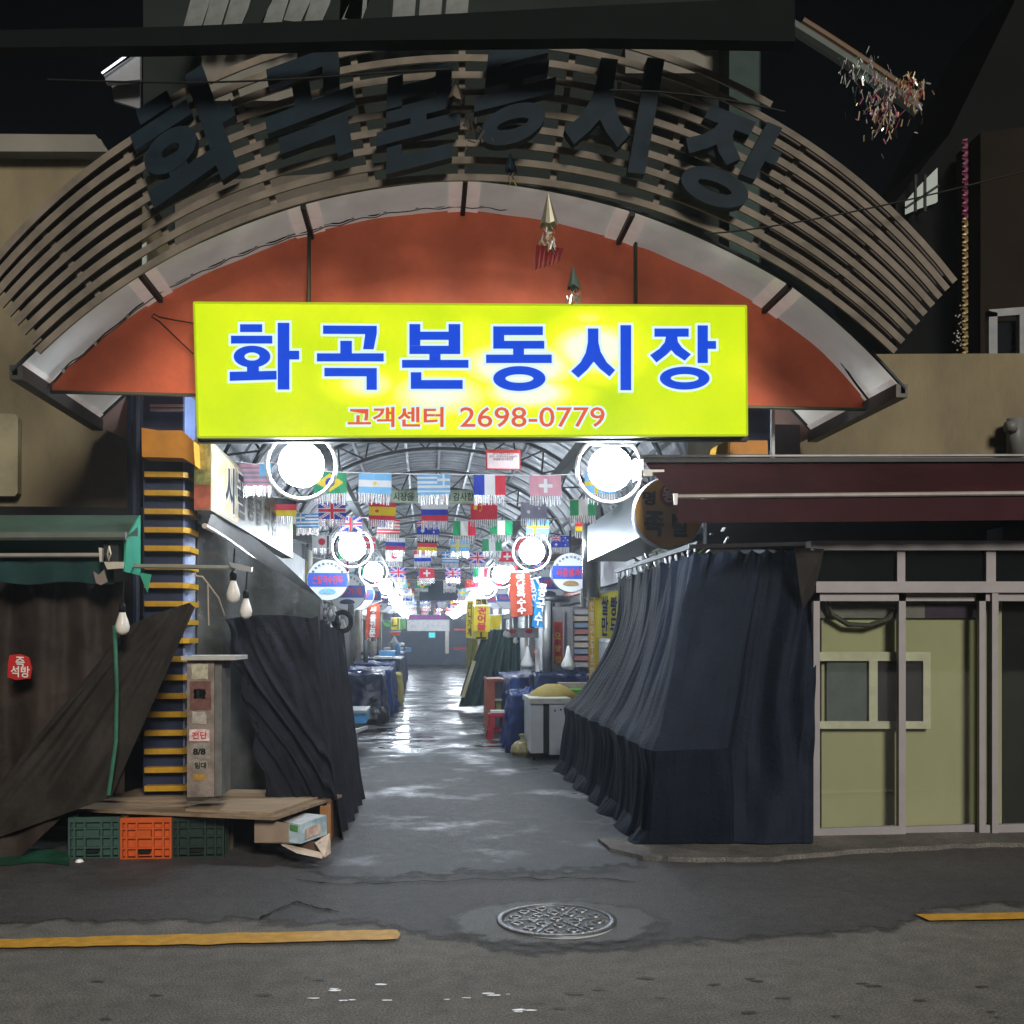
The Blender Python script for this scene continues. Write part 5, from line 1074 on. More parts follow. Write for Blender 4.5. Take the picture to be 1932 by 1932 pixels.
DS = {
 'German': lambda x, y: 5 if y > .667 else (1 if y > .333 else 4),
 'British': uk, 'American': usa,
 'Spanish': lambda x, y: 1 if y > .75 or y < .25 else (1 if (x-.3)**2*2+(y-.5)**2 < .01 else 4),
 'Greek': lambda x, y: (0 if cross(x, y, .19, .73, .055) else 8) if (x < .38 and y > .45) else (8 if int(y*9) % 2 == 0 else 0),
 'French': lambda x, y: 2 if x < .333 else (0 if x < .667 else 1),
 'Swiss': lambda x, y: 0 if (abs(x-.5)*1.5 < .1 and abs(y-.5) < .32) or (abs(y-.5) < .1 and abs(x-.5)*1.5 < .32) else 1,
 'Argentine': lambda x, y: 6 if y > .667 or y < .333 else (4 if ((x-.5)*1.5)**2+(y-.5)**2 < .006 else 0),
 'Russian': lambda x, y: 0 if y > .667 else (2 if y > .333 else 1),
 'Chinese': lambda x, y: 4 if ((x-.18)*1.5)**2+(y-.7)**2 < .014 or any(((x-a)*1.5)**2+(y-c)**2 < .0012 for a, c in ((.36, .88), (.42, .78), (.42, .64), (.36, .54))) else 1,
 'Nigerian': lambda x, y: 0 if .333 < x < .667 else 3,
 'Italian': lambda x, y: 3 if x < .333 else (0 if x < .667 else 1),
 'Swedish': lambda x, y: 4 if cross(x, y, .36, .5, .1) else 6,
 'Australian': lambda x, y: uk(x*2, (y-.5)*2) if x < .5 and y > .5 else (0 if any(((x-a)*1.5)**2+(y-c)**2 < r for a, c, r in ((.25, .25, .012), (.75, .8, .003), (.88, .6, .003), (.64, .55, .003), (.75, .2, .004))) else 2),
 'Brazilian': lambda x, y: (2 if ((x-.5)*1.5)**2+(y-.5)**2 < .045 else 4) if abs(x-.5)/.42+abs(y-.5)/.42 < 1 else 3,
 'Japanese': lambda x, y: 1 if ((x-.5)*1.5)**2+(y-.5)**2 < .075 else 0,
 'Korean': lambda x, y: ((1 if y > .5 else 2) if ((x-.5)*1.5)**2+(y-.5)**2 < .05 else (5 if (abs(abs(x-.5)-.33) < .06 and abs(abs(y-.5)-.3) < .08 and int(y*30) % 2) else 0)),
 'Dutch': lambda x, y: 1 if y > .667 else (0 if y > .333 else 2),
 'pale American': lambda x, y: 6 if (x > .62 and y > .46) else (7 if int(y*9) % 2 == 0 else 9),
 'pale Greek': lambda x, y: (0 if cross(x, y, .8, .73, .05) else 6) if (x > .62 and y > .45) else (6 if int(y*9) % 2 == 0 else 0),
 'pink Swiss': lambda x, y: 0 if (abs(x-.5)*1.5 < .1 and abs(y-.5) < .32) or (abs(y-.5) < .1 and abs(x-.5)*1.5 < .32) else 7,
 'blue starred': lambda x, y: 0 if ((x-.3)*1.5)**2+(y-.4)**2 < .01 or ((x-.7)*1.5)**2+(y-.6)**2 < .004 else 9,
}
FLM = {}; FRG = []
def flag_mesh(nm, lo):
    k = (nm, lo)
    if k in FLM: return FLM[k]
    f = DS[nm]; b = MB(); nu, nv = (15, 10) if lo else (36, 24); ph = rnd.uniform(0, 6)
    b.grid(lambda a, c: Vector((a-.5, .03*math.sin(a*6+ph)*(1-c)+.012*math.sin(a*17+c*4), -.64+c*.64)), nu, nv, 0, f)
    me = bpy.data.meshes.new('flag'); me.from_pydata(b.V, [], b.F)
    for m in FM: me.materials.append(m)
    me.polygons.foreach_set('material_index', b.I); me.polygons.foreach_set('use_smooth', [True]*len(b.F)); me.update(); FLM[k] = me; return me
SILV = M('silver_fringe', (.88, .88, .9), .25, .75, .05); SILW = M('white_fringe', (.85, .85, .87), .4, 0, .05, trans=.3)
for v_ in range(3):
    b = MB()
    for i in range(26):
        x = -.49+i*.98/26; w_ = .027; l = .31+rnd.uniform(-.07, .05); dx = rnd.uniform(-.02, .02); dy = rnd.uniform(-.04, .06)
        b.poly([(x, 0, -.63), (x+w_, .008, -.63), (x+w_+dx, dy, -.63-l), (x+dx, dy-.01, -.63-l)], i % 2)
    me = bpy.data.meshes.new('fringe'); me.from_pydata(b.V, [], b.F); me.materials.append(SILW); me.materials.append(SILV); me.polygons.foreach_set('material_index', b.I); me.update(); FRG.append(me)
def flag(nm, x, y, z, wd, label, lo=False, rz=0.0):
    o = bpy.data.objects.new('flag', flag_mesh(nm, lo)); COL.objects.link(o); o.location = (x, y, z); o.scale = (wd, wd, wd*rnd.uniform(.96, 1.04)); o.rotation_euler = (rnd.uniform(-.06, .1), rnd.uniform(-.03, .03), rz)
    tag(o, label, 'flag', 'small national flags strung across the arcade')
    c = bpy.data.objects.new('fringe', rnd.choice(FRG)); COL.objects.link(c); c.parent = o
ROWS = [(9.7, .305, [('pale American', 482, 876), ('Brazilian', 622, 890), ('Argentine', 708, 893), ('pale Greek', 818, 895), ('French', 924, 896), ('pink Swiss', 1029, 897), ('Swedish', 1133, 893)]),
        (11.8, .305, [('German', 534, 940), ('British', 626, 946), ('Spanish', 722, 948), ('Russian', 820, 950), ('Chinese', 913, 949), ('blue starred', 1007, 947), ('Nigerian', 1100, 942)]),
        (13.9, .305, [('Greek', 580, 969), ('British', 661, 975), ('American', 733, 980), ('Australian', 808, 981), ('Italian', 876, 983), ('Nigerian', 946, 982), ('Swedish', 1015, 981), ('German', 1106, 975)]),
        (16.3, .305, [('Japanese', 607, 1010), ('Danish', 690, 1012), ('Russian', 746, 1015), ('German', 806, 1017), ('Swedish', 868, 1018), ('Nigerian', 928, 1016), ('Swiss', 990, 1014), ('Australian', 1058, 1010)]),
        (18.7, .305, [('Brazilian', 655, 1034), ('Japanese', 744, 1038), ('Dutch', 797, 1039), ('Greek', 850, 1041), ('British', 901, 1042), ('Swiss', 957, 1040), ('Korean', 1000, 1036)])]
DS['Danish'] = lambda x, y: 0 if cross(x, y, .36, .5, .07) else 1
keys = [k for k in DS if not k.startswith(('pale', 'pink', 'blue'))]
rown = ['front', 'second', 'third', 'fourth', 'fifth', 'sixth', 'seventh', 'eighth', 'ninth', 'tenth', 'eleventh', 'twelfth', 'thirteenth', 'fourteenth', 'fifteenth', 'sixteenth', 'seventeenth', 'eighteenth', 'nineteenth', 'twentieth', 'farthest']
posn = ['leftmost', 'second from left', 'third from left', 'fourth from left', 'fifth from left', 'sixth from left', 'seventh from left', 'rightmost']
for ri, (Y, wd, L_) in enumerate(ROWS):
    pts = []
    for j, (nm, u, v) in enumerate(L_):
        p = P(u, v, Y); pts.append(p); flag(nm, p.x, Y, p.z, wd, '%s flag with silver fringe, %s on the %s string' % (nm, posn[j], rown[ri]), rz=rnd.uniform(-.12, .12))
    b = MB(); q = [Vector((XL, Y, 3.3)), Vector((XL+.9, Y, 3.22))]+pts+[Vector((XR-.7, Y, 3.22)), Vector((XR, Y, 3.3))]
    q = sorted(q, key=lambda p: p.x); b.tube(q, .005, 4); tag(b.build('flag_string', M('white_string', (.6, .6, .6), .6)), 'white string carrying the %s row of flags' % rown[ri], 'string')
Y = 20.8; ri = 5
while Y < 56:
    z0 = 3.22-.1*(ri % 2)-.05*rnd.random(); n = 8; b = MB(); q = [Vector((XL, Y, z0+.1))]
    for j in range(n):
        x = -1.75+j*(4.1/(n-1))+rnd.uniform(-.08, .08); z = z0-.12*(1-((j-3.5)/3.5)**2)
        nm = keys[rnd.randrange(len(keys))]
        flag(nm, x, Y, z, .31, '%s flag with silver fringe, %s on the %s string' % (nm, posn[j], rown[min(ri, 20)]), lo=Y > 24, rz=rnd.uniform(-.15, .15)); q.append(Vector((x, Y, z)))
    q.append(Vector((XR, Y, z0+.1))); b.tube(sorted(q, key=lambda p: p.x), .006, 4); tag(b.build('flag_string', MATS['white_string']), 'white string carrying the %s row of flags' % rown[min(ri, 20)], 'string')
    Y += 2.3; ri += 1

# ---------------------------------------------------------------- round shop signs along both sides
SF = M('pale_sign_face', (.60, .64, .68), .35, 0, .05, 2, emit=.06); SB = M('blue_sign_band', (.03, .09, .48), .35, 0, .05); SR = M('red_sign_letter', (.55, .05, .08), .4); RIMG = M('grey_sign_rim', (.35, .36, .38), .35, .6)
def round_sign(u, v, rpx, Y, label, word, pic=None):
    c = P(u, v, Y); r = rpx*Y/FOC
    t = disc_sign(c, r, label, SF, RIMG, 'round shop signs along the arcade', 'round_sign')
    b = MB(); hh = .34*r; xx = math.sqrt(r*r-hh*hh)*.985
    b.poly([c+Vector((-xx, .004, -hh)), c+Vector((-r*.985, .004, 0)), c+Vector((-xx, .004, hh)), c+Vector((xx, .004, hh)), c+Vector((r*.985, .004, 0)), c+Vector((xx, .004, -hh))]); b.build('blue_band', SB, t)
    letter(word, c+Vector((-r*.74, -.004, -hh*.62)), c+Vector((r*.74, -.004, -hh*.62)), c+Vector((-r*.74, -.004, hh*.62)), SR, t, .03)
    n = 9
    for i in range(n):
        if rpx < 30: break
        a = math.radians(150-120*i/(n-1)); q = c+Vector((math.cos(a)*r*.8, -.004, math.sin(a)*r*.8)); sz = r*.13; tx = Vector((math.sin(a), 0, -math.cos(a))); ty = Vector((math.cos(a), 0, math.sin(a)))
        letter('화곡본동시장상인회'[i], q-tx*sz*.5-ty*sz*.5, q+tx*sz*.5-ty*sz*.5, q-tx*sz*.5+ty*sz*.5, INK, t, .03)
    if pic:
        b = MB(); b.poly([c+Vector((r*.42*math.cos(a), -.003, -r*.62+r*.2*math.sin(a)*(1 if math.sin(a) > 0 else .4))) for a in [2*math.pi*i/20 for i in range(20)]]); b.build('picture', pic, t)
    b = MB(); b.bar(c+Vector((0, .06, r)), c+Vector((0, .06, r+.35)), .03, .03); b.build('hanger', DARKMETAL, t)
PIC1 = M('tan_food_picture', (.30, .19, .07), .5, 0, .4, 30); PIC2 = M('blue_picture', (.2, .45, .62), .5, 0, .4, 30); PIC3 = M('dark_fish_picture', (.05, .07, .12), .5)
round_sign(618, 1094, 38, 15.2, 'nearest pale round sign on the left with a blue band above the curtain', '손칼국수만두', PIC2)
round_sign(655, 1116, 34, 17.6, 'second round sign on the left, half hidden, with dark fish picture', '생선가게', PIC3)
round_sign(676, 1122, 29, 20.5, 'third round sign on the left behind the fish sign', '반찬', None)
round_sign(694, 1124, 25, 23.5, 'fourth round sign on the left above the red banner', '떡집', None)
round_sign(712, 1131, 21, 28.5, 'fifth round sign on the left, right of the red banner', '정육', PIC1)
round_sign(724, 1137, 18, 33, 'sixth round sign on the left, small and pale', '과일', None)
round_sign(734, 1141, 15, 38, 'seventh and farthest round sign on the left', '야채', None)
round_sign(1077, 1080, 37, 15.6, 'nearest grey round sign on the right with blue band and tan food picture', '싸움쌀과일', PIC1)
round_sign(1035, 1100, 35, 18.2, 'second round sign on the right behind the blue banners', '방앗간', PIC3)
round_sign(984, 1119, 24, 24, 'third round sign on the right beside the orange banner', '옷수선', PIC1)
round_sign(958, 1128, 21, 28, 'fourth round sign on the right left of the orange banner', '두부', None)
round_sign(936, 1131, 18, 33, 'fifth and farthest round sign on the right', '잡화', None)

# ---------------------------------------------------------------- hanging banners
def banner(q, Y, body, mat, inkmat, label, off=.03, inset=.12, cols=1, leading=1.0, wave=.02, name='hanging_banner'):
    """q: four pixel corners tl, tr, br, bl"""
    c = [P(u, v, Y) for u, v in q]; t = thing(name, label, 'banner', (c[2]+c[3])/2)
    b = MB(); b.grid(lambda a, e: c[3].lerp(c[2], a).lerp(c[0].lerp(c[1], a), e)+Vector((0, wave*math.sin(a*5+e*3), 0)), 8, 14); b.build('cloth', mat, t, True)
    if body:
        bl = c[3].lerp(c[2], inset).lerp(c[0], .04); br = c[3].lerp(c[2], 1-inset).lerp(c[1], .04); tl = c[0].lerp(c[1], inset).lerp(c[3], .04)
        o = Vector((0, -.04, 0)); letter(body, bl+o, br+o, tl+o, inkmat, t, off, leading=leading)
    b = MB(); b.bar(c[0]+Vector((-.04, 0, .01)), c[1]+Vector((.04, 0, .01)), .02, .02); b.build('top_bar', ALU, t)
OR = M('orange_red_banner', (.60, .10, .05), .55, 0, .12, 3, trans=.25); YB_ = M('yellow_banner', (.75, .60, .03), .55, 0, .12, 3, trans=.25); BB = M('bright_blue_banner', (.02, .30, .70), .5, 0, .1, 3, trans=.2); GB = M('green_banner', (.16, .45, .16), .55, 0, .15, 4, trans=.25)
WI = M('white_banner_ink', (.8, .8, .8), .5)
banner([(961, 1081), (1000, 1079), (1005, 1160), (964, 1164)], 15.5, '옛\n날\n옥\n수\n수', OR, WI, 'orange red banner with white vertical lettering hanging on the right side', .03, .3)
banner([(990, 1097), (1016, 1090), (1022, 1140), (1008, 1146)], 15.9, '냉\n면', BB, WI, 'bright blue banner leaning behind the other blue banner on the right')
banner([(1017, 1094), (1021, 1118), (1024, 1184), (1003, 1182)], 15.3, '콩\n국\n수', BB, WI, 'narrow bright blue banner overlapping the other blue banner on the right')
banner([(895, 1143), (923, 1143), (923.5, 1192), (893, 1190)], 22, '건\n어\n물', YB_, M('red_banner_ink', (.55, .03, .03), .5), 'yellow banner with three red characters on the right side', .04, .22)
banner([(880, 1134), (895, 1134), (892, 1203), (879, 1203)], 24, '미\n니\n가\n게', YB_, INK, 'narrow yellow banner with black lettering left of the red lettered banner', .03, .2)
banner([(896, 1130), (919, 1130), (920, 1143), (896, 1143)], 22.6, '고백', YB_, INK, 'short yellow banner above the one with red characters')
banner([(925, 1161), (946, 1160), (945, 1186), (924, 1187)], 22.5, '', YB_, INK, 'blank pale yellow banner right of the red lettered banner')
banner([(895, 1192), (921, 1192), (920, 1206), (895, 1206)], 22.4, 'ㅗ', YB_, INK, 'small yellow banner below the red lettered banner')
banner([(692, 1146), (717.5, 1134), (715, 1204), (689, 1204)], 20, '생\n물\n전\n문', OR, WI, 'red banner with white vertical lettering on the left side', .04, .28)
banner([(738, 1166), (755, 1166), (754, 1188), (738, 1188)], 38, '니', YB_, GREENTARP, 'yellow and green banner far down the left side')
banner([(752, 1168), (766, 1166), (766, 1186), (754, 1188)], 39, '', GB, INK, 'green banner beside the yellow one far down the left side')
banner([(722, 1172), (739, 1172), (739, 1183), (722, 1182)], 36, '', GB, INK, 'pale green banner just right of the red banner on the left side')
banner([(737, 1193), (755, 1192), (754, 1199), (737, 1200)], 36, '', OR, INK, 'small faded red board far down the left side')
banner([(1128, 1122), (1172, 1111), (1168, 1206), (1127, 1203)], 13.4, '쌀 빵\n만 두', M('pale_yellow_poster', (.72, .66, .10), .55, 0, .12, 3, trans=.2), M('dark_blue_ink', (.03, .04, .15), .5), 'wide pale yellow banner partly hidden behind the navy curtain', .03, .15)
banner([(1111, 1120), (1121, 1120), (1122, 1290), (1111, 1290)], 13.6, '찐\n빵\n만\n두\n호\n떡', M('golden_strip', (.70, .42, .02), .5), WI, 'tall narrow golden yellow sign strip with food pictures and white lettering', .03, .15, wave=.002)
b = MB(); c1, c2 = P(1121, 1290, 13.6), P(1128, 1120, 13.6); b.box(c1.x, c2.x, 13.55, 13.6, c1.z, c2.z); tag(b.build('yellow_post', YB_), 'plain yellow post beside the golden food sign strip', 'post')

# ---------------------------------------------------------------- market goods and furniture
def draped(x0, x1, y0, y1, h, mat, label, name='covered_stall', cat='covered stall', sag=.04, flare=.06, seed=0, z0=0.0):
    b = MB(); cx, cy_ = (x0+x1)/2, (y0+y1)/2
    def f(a, c):
        an = 2*math.pi*a; q = max(abs(math.cos(an)), abs(math.sin(an))); ux, uy = math.cos(an)/q, math.sin(an)/q
        if c < .4: k = c/.4; p = Vector((cx+ux*(x1-x0)/2*k, cy_+uy*(y1-y0)/2*k, h+sag*noise.noise(Vector((ux*k*2, uy*k*2, seed)))*2+.04*noise.noise(Vector((ux*k*7, uy*k*7, seed)))))
        else:
            k = (c-.4)/.6; fo = .05*math.sin(a*46+seed)*k+.05*noise.noise(Vector((a*20, k*2, seed))); w2 = 1+(flare*k+fo)/max(.3, (x1-x0)/2)
            p = Vector((cx+ux*(x1-x0)/2*w2, cy_+uy*(y1-y0)/2*(1+(flare*k+fo)/max(.3, (y1-y0)/2)), z0+(h-z0)*(1-k)+.03*noise.noise(Vector((a*9, k, seed+3)))*(1-k)+.01))
            q2 = .035*noise.noise(Vector((p.x*6, p.y*5, p.z*7+seed)))+.02*noise.noise(Vector((p.x*15, p.y*13, p.z*16+seed))); p += Vector((q2, q2, 0))
        return p
    b.grid(f, 130, 30); return tag(b.build(name, mat, None, True), label, cat)
# left side
draped(-2.2, -.80, 19.4, 20.9, .90, NAVYTARP, 'nearest navy tarpaulin covered stall on the left side', seed=1)
draped(-2.2, -.70, 21.1, 23.6, .92, BLUETARP, 'blue tarpaulin covered stall behind the navy one on the left side', seed=2)
draped(-2.2, -.80, 24.5, 27.5, .95, BLUETARP, 'blue tarpaulin heap beyond the yellow sack on the left side', seed=3)
draped(-2.2, -.70, 28.5, 33.0, 1.0, NAVYTARP, 'dark tarpaulin covered stall far along the left side', seed=4)
draped(-2.2, -.75, 34.5, 41.0, 1.05, BLUETARP, 'farthest blue covered stall on the left side', seed=5)
def boxt(name, label, cat, u0, u1, v0, v1, Y, d, mats, extra=None):
    a_, c_ = P(u0, v1, Y), P(u1, v0, Y); t = thing(name, label, cat, ((a_.x+c_.x)/2, Y+d/2, a_.z))
    b = MB(); b.box(a_.x, c_.x, Y, Y+d, a_.z, c_.z); b.build('body', mats[0], t)
    if len(mats) > 1: b = MB(); b.box(a_.x-.015, c_.x+.015, Y-.015, Y+d+.015, c_.z, c_.z+.035); b.build('lid', mats[1], t)
    return t
LBL = M('light_blue_box', (.10, .33, .62), .4, 0, .15); LID = M('frosted_lid', (.42, .46, .48), .3, 0, .2, 6)
boxt('cool_box', 'light blue box with frosted lid on the low stall table on the left', 'cool box', 640, 690, 1345, 1365, 14.6, .9, [LBL, LID])
t = thing('low_table', 'low grey green table top with pale edge under the light blue box', 'table', P(660, 1400, 13.4))
b = MB(); q = [P(640, 1386, 13.0), P(652, 1386, 13.0), P(692, 1372, 14.8), P(640, 1366, 15.4)]; b.prism(q, (0, 0, -.03)); b.build('top', M('grey_green_top', (.13, .17, .16), .5), t)
b = MB(); b.bar(P(652, 1386, 12.98), P(692, 1372, 14.78), .03, .05); b.build('edge', WHITE, t)
for u, v, Y in ((655, 1420, 13.2), (672, 1395, 14.2)): b = MB(); p = P(u, 0, Y); b.box(p.x-.02, p.x+.02, Y, Y+.04, 0, .3); b.build('leg', STEEL, t)
def sack(c, r, h, mat, label, name='sack', knot=False, cat='sack', seed=0):
    t = MB()
    prof = [(0, 0), (r*.8, .0), (r*1.02, h*.12), (r, h*.4), (r*.93, h*.7), (r*.9, h*.92), (r*.5, h), (0, h*.97)] if not knot else [(0, 0), (r*.8, 0), (r*1.05, h*.2), (r*.95, h*.42), (r*.6, h*.62), (r*.18, h*.72), (r*.14, h*.8), (r*.3, h*.95), (r*.1, h)]
    n = len(prof)-1
    def f(a, c_):
        k = c_*n; i = min(int(k), n-1); fr = k-i; rr = prof[i][0]*(1-fr)+prof[i+1][0]*fr; zz = prof[i][1]*(1-fr)+prof[i+1][1]*fr
        an = 2*math.pi*a; m_ = 1+.13*noise.noise(Vector((math.cos(an)*1.5, math.sin(an)*1.5, zz*6+seed)))+.06*math.sin(an*9+zz*7)*(1.0 if knot else .4)
        return Vector(c)+Vector((rr*m_*math.cos(an), rr*m_*math.sin(an), zz))
    t.grid(f, 40, n*4); return tag(t.build(name, mat, None, True), label, cat)
sack(G(749, 1329), .155, .77, M('yellow_sack_cloth', (.50, .44, .14), .7, 0, .2, 6, .4, 20), 'tall yellow sack standing on the alley floor on the left', seed=2)
sack(G(706, 1366), .27, .5, M('black_bag_plastic', (.012, .014, .022), .3, 0, .2, 6, .6, 14), 'black bin bag on the floor in front of the navy covered stall', 'bin_bag', True, 'bin bag', 5)
sack(G(985, 1426), .155, .30, M('translucent_yellow_bag', (.46, .40, .20), .3, 0, .35, 9, .5, 25, trans=.25), 'tied translucent yellow rubbish bag on the floor before the white cabinet', 'rubbish_bag', True, 'rubbish bag', 8)
t = thing('folded_parasol', 'closed white and blue parasol standing among the covered stalls on the left', 'parasol', P(744, 1240, 30))
b = MB(); c = P(744, 1238, 30); b.lathe([(.02, .0), (.09, .05), (.11, .3), (.17, .38), (.1, .42), (.03, .56), (0, .6)], c, 14); b.build('canopy', LID, t, True)
b = MB(); b.lathe([(.0, .0), (.09, .02), (.09, .34), (0, .36)], c+Vector((.09, -.06, 0)), 12); b.build('blue_wrap', LBL, t, True)
for k, (u, v0, v1, Y, w_) in enumerate(((675, 1150, 1246, 19, .06), (662, 1140, 1256, 17, .05), (690, 1206, 1250, 21, .05), (702, 1210, 1240, 24, .08), (715, 1208, 1236, 27, .06), (652, 1160, 1262, 15.6, .07))):
    b = MB(); p, q = P(u, v1, Y), P(u, v0, Y); b.tube([p, q], w_, 8); tag(b.build('pole', PIPE if k in (0, 3) else WALLG, None, True), ['beige upright pole right above the nearest left covered stall', 'dark upright pole left of the beige pole', 'grey upright pole below the red banner', 'beige upright pole right of the red banner', 'grey upright pole far along the left stalls', 'thick dark pole beside the edge of the dark curtain'][k], 'pole')
for k, (u0, u1, v0, v1, Y, m_) in enumerate(((705, 738, 1239, 1243, 23, WHITE), (724, 760, 1222, 1226, 30, WHITE), (734, 762, 1213, 1218, 33, LID), (765, 775, 1222, 1230, 36, LBL), (715, 745, 1228, 1238, 26.5, LBL))):
    b = MB(); p, q = P(u0, v1, Y), P(u1, v0, Y); b.box(p.x, q.x, Y, Y+.6, p.z, q.z)
    tag(b.build('stall_tray', m_), ['pale folded boards on the blue stall left of the yellow sack', 'long white tray on the second blue heap', 'frosted tray on the farther left stall', 'small blue tub at the far left stall end', 'blue tray below the white tray on the left'][k], 'tray')
t = thing('fabric_bundles', 'bundles of white and purple plastic bags hanging behind the dark curtain', 'bags', P(690, 1240, 12))
BG = [WHITE, M('purple_bag', (.13, .10, .2), .5), ALU, DARKMETAL, M('grey_bag', (.3, .31, .34), .5)]
for k in range(26):
    u = rnd.uniform(598, 648); v = 1140+(u-598)*.9+rnd.uniform(-10, 28); c = P(u, v, 11.5+rnd.random()*1.5); s_ = rnd.uniform(.03, .07)
    b = MB(); b.lathe([(0, s_*1.2), (s_*.3, s_), (s_*.8, -s_*.4), (s_*.5, -s_*1.4), (0, -s_*1.6)], c, 7); b.build('bag', BG[k % 5], t)
b = MB(); c = P(646, 1173, 12); b.tube([c+Vector((.10*math.cos(a), 0, .11*math.sin(a))) for a in [2*math.pi*i/20 for i in range(20)]], .03, 8, closed=True); b.build('fan_ring', DARKMETAL, t)
b = MB(); b.prism([P(628, 1240, 11.4), P(652, 1198, 11.4), P(652, 1235, 11.4), P(632, 1276, 11.4)][0:1]+[P(610, 1215, 11.4), P(632, 1196, 11.4), P(652, 1236, 11.4), P(618, 1252, 11.4)], (0, .03, 0)); tag(b.build('cloth_flap', M('dark_grey_cloth', (.04, .04, .045), .7)), 'dark grey cloth flap at the alley edge of the velvet curtain', 'cloth')

# right side
draped(.98, 2.6, 23.4, 24.8, 2.2, GREENTARP, 'dark green tarpaulin tent hanging over a stall on the right', flare=.12, seed=11) if False else None
b = MB()
def ftent(a, c):
    tu = lerp(915, 981, a); tv = lerp(1190, 1186, a); bu = lerp(865, 984, a); bv = 1334-8*a
    u = lerp(tu, bu, c**.9); v = lerp(tv, bv, c); return P(u, v, 22.6+.08*math.sin(a*40)*min(1, c*3)-.5*c+.1*noise.noise(Vector((a*6, c*3, 0))))
b.grid(ftent, 70, 24); tag(b.build('green_tarp_tent', GREENTARP, None, True), 'tall dark green tarpaulin hanging and spreading over a stall on the right', 'tarp')
b = MB(); b.prism([P(870, 1315, 22.0), P(876, 1317, 22.0), P(898, 1248, 22.2), P(892, 1246, 22.2)], (0, .04, 0)); tag(b.build('wooden_plank', M('pale_plank', (.36, .34, .18), .6)), 'pale plank leaning against the green tarpaulin', 'plank')
b = MB(); b.prism([P(868, 1312, 22.6), P(872, 1314, 22.6), P(893, 1248, 22.8), P(887, 1250, 22.8)], (0, .04, 0)); tag(b.build('wooden_plank', DARKMETAL), 'dark plank leaning beside the pale plank', 'plank')
b = MB(); b.grid(lambda a, c: P(lerp(878, 898, a)+4*c, lerp(1262, 1205, c), 23.5+.05*math.sin(a*12)), 8, 6); tag(b.build('cloth', M('yellow_green_cloth', (.32, .33, .1), .6), None, True), 'yellow green cloth hanging below the yellow banners', 'cloth')
# red stripe lines on far right wall
for v_ in (1187, 1224):
    b = MB(); b.box(P(856, 0, 50).x, P(884, 0, 50).x, 50, 50.1, P(0, v_+2, 50).z, P(0, v_-2, 50).z); tag(b.build('red_rail', RED), 'thin red and white rail far down the right side, %s one' % ('upper' if v_ < 1200 else 'lower'), 'rail')
# display window and post
t = thing('display_window', 'shop display window with menu posters behind hanging white cloths', 'display window', P(1075, 1270, 16))
b = MB(); b.box(P(1040, 0, 16.2).x, P(1113, 0, 16.2).x, 16.2, 16.3, P(0, 1275, 16.2).z, P(0, 1142, 16.2).z); b.build('back_panel', M('grey_display', (.22, .21, .22), .5, 0, .2, 6), t)
b = MB(); b.box(P(1045, 0, 16.15).x, P(1061, 0, 16.15).x, 16.12, 16.15, P(0, 1253, 16.15).z, P(0, 1172, 16.15).z); b.build('red_poster', RED, t)
for k, v in enumerate((1197, 1221, 1242)): letter('으쌀집'[k], P(1047, v+9, 16.1), P(1058, v+9, 16.1), P(1047, v-4, 16.1), YEL, t, .04)
for k in range(9):
    v = 1148+k*13; b = MB(); b.box(P(1081, 0, 16.15).x, P(1111, 0, 16.15).x, 16.1, 16.15, P(0, v+9, 16.15).z, P(0, v, 16.15).z); b.build('menu_panel', (M('menu_grey', (.36, .34, .33), .5), M('menu_red', (.38, .16, .15), .5), M('menu_blue', (.2, .25, .34), .5), M('menu_cream', (.45, .38, .3), .5))[(k*7) % 4], t)
for u in (1041, 1063, 1079, 1112): b = MB(); b.box(P(u-1, 0, 16).x, P(u+1, 0, 16).x, 16.0, 16.05, P(0, 1272, 16).z, P(0, 1142, 16).z); b.build('mullion', STEEL, t)
b = MB(); p, q = P(1031, 1276, 15.4), P(1031, 1134, 15.4); b.tube([p, q], .065, 12); tag(b.build('grey_post', M('grey_post_metal', (.36, .37, .36), .4, .5), None, True), 'thick grey post left of the display window with small stickers', 'post')
b = MB(); b.box(P(1036, 0, 15.5).x, P(1042, 0, 15.5).x, 15.5, 15.6, P(0, 1276, 15.5).z, P(0, 1134, 15.5).z); tag(b.build('dark_post', DARKMETAL), 'dark post right behind the thick grey post', 'post')
t = thing('control_box', 'narrow white electrical box with red lamp left of the grey post', 'electrical box', P(1014, 1270, 15.8))
b = MB(); b.box(P(1011, 0, 15.8).x, P(1018, 0, 15.8).x, 15.8, 15.9, P(0, 1270, 15.8).z, P(0, 1226, 15.8).z); b.build('case', WHITE, t)
b = MB(); b.lathe([(0, -.02), (.02, 0), (0, .02)], P(1009.5, 1230, 15.75), 8); b.build('red_lamp', emis('red_pilot', (1, .05, .03), 1.0), t)
for k, (u, v, Y) in enumerate(((995, 1218, 16), (1072, 1220, 15))):
    b = MB(); c = P(u, v+44, Y); b.lathe([(.0, .36), (.02, .34), (.05, .2), (.11, .07), (.08, .0), (.06, .03), (0, .05)], c, 12); tag(b.build('white_cloth', WHITE, None, True), ['white cloth hanging left of the grey post', 'white cloth hanging before the display window'][k], 'cloth')
t = thing('stacked_ceiling_bracket', 'long grey shelf with packets hanging above the stalls left of the grey post', 'shelf', P(990, 1204, 17))
b = MB(); b.box(P(962, 0, 17).x, P(1016, 0, 17).x, 17, 17.2, P(0, 1203, 17).z, P(0, 1184, 17).z); b.build('panel', M('grey_pink_panel', (.30, .28, .30), .5, 0, .25, 9), t)
for u in (967, 998): b = MB(); b.ellipse(P(u, 1191, 16.98), (.06, 0, 0), (0, 0, .035)); b.build('oval_print', RED, t)
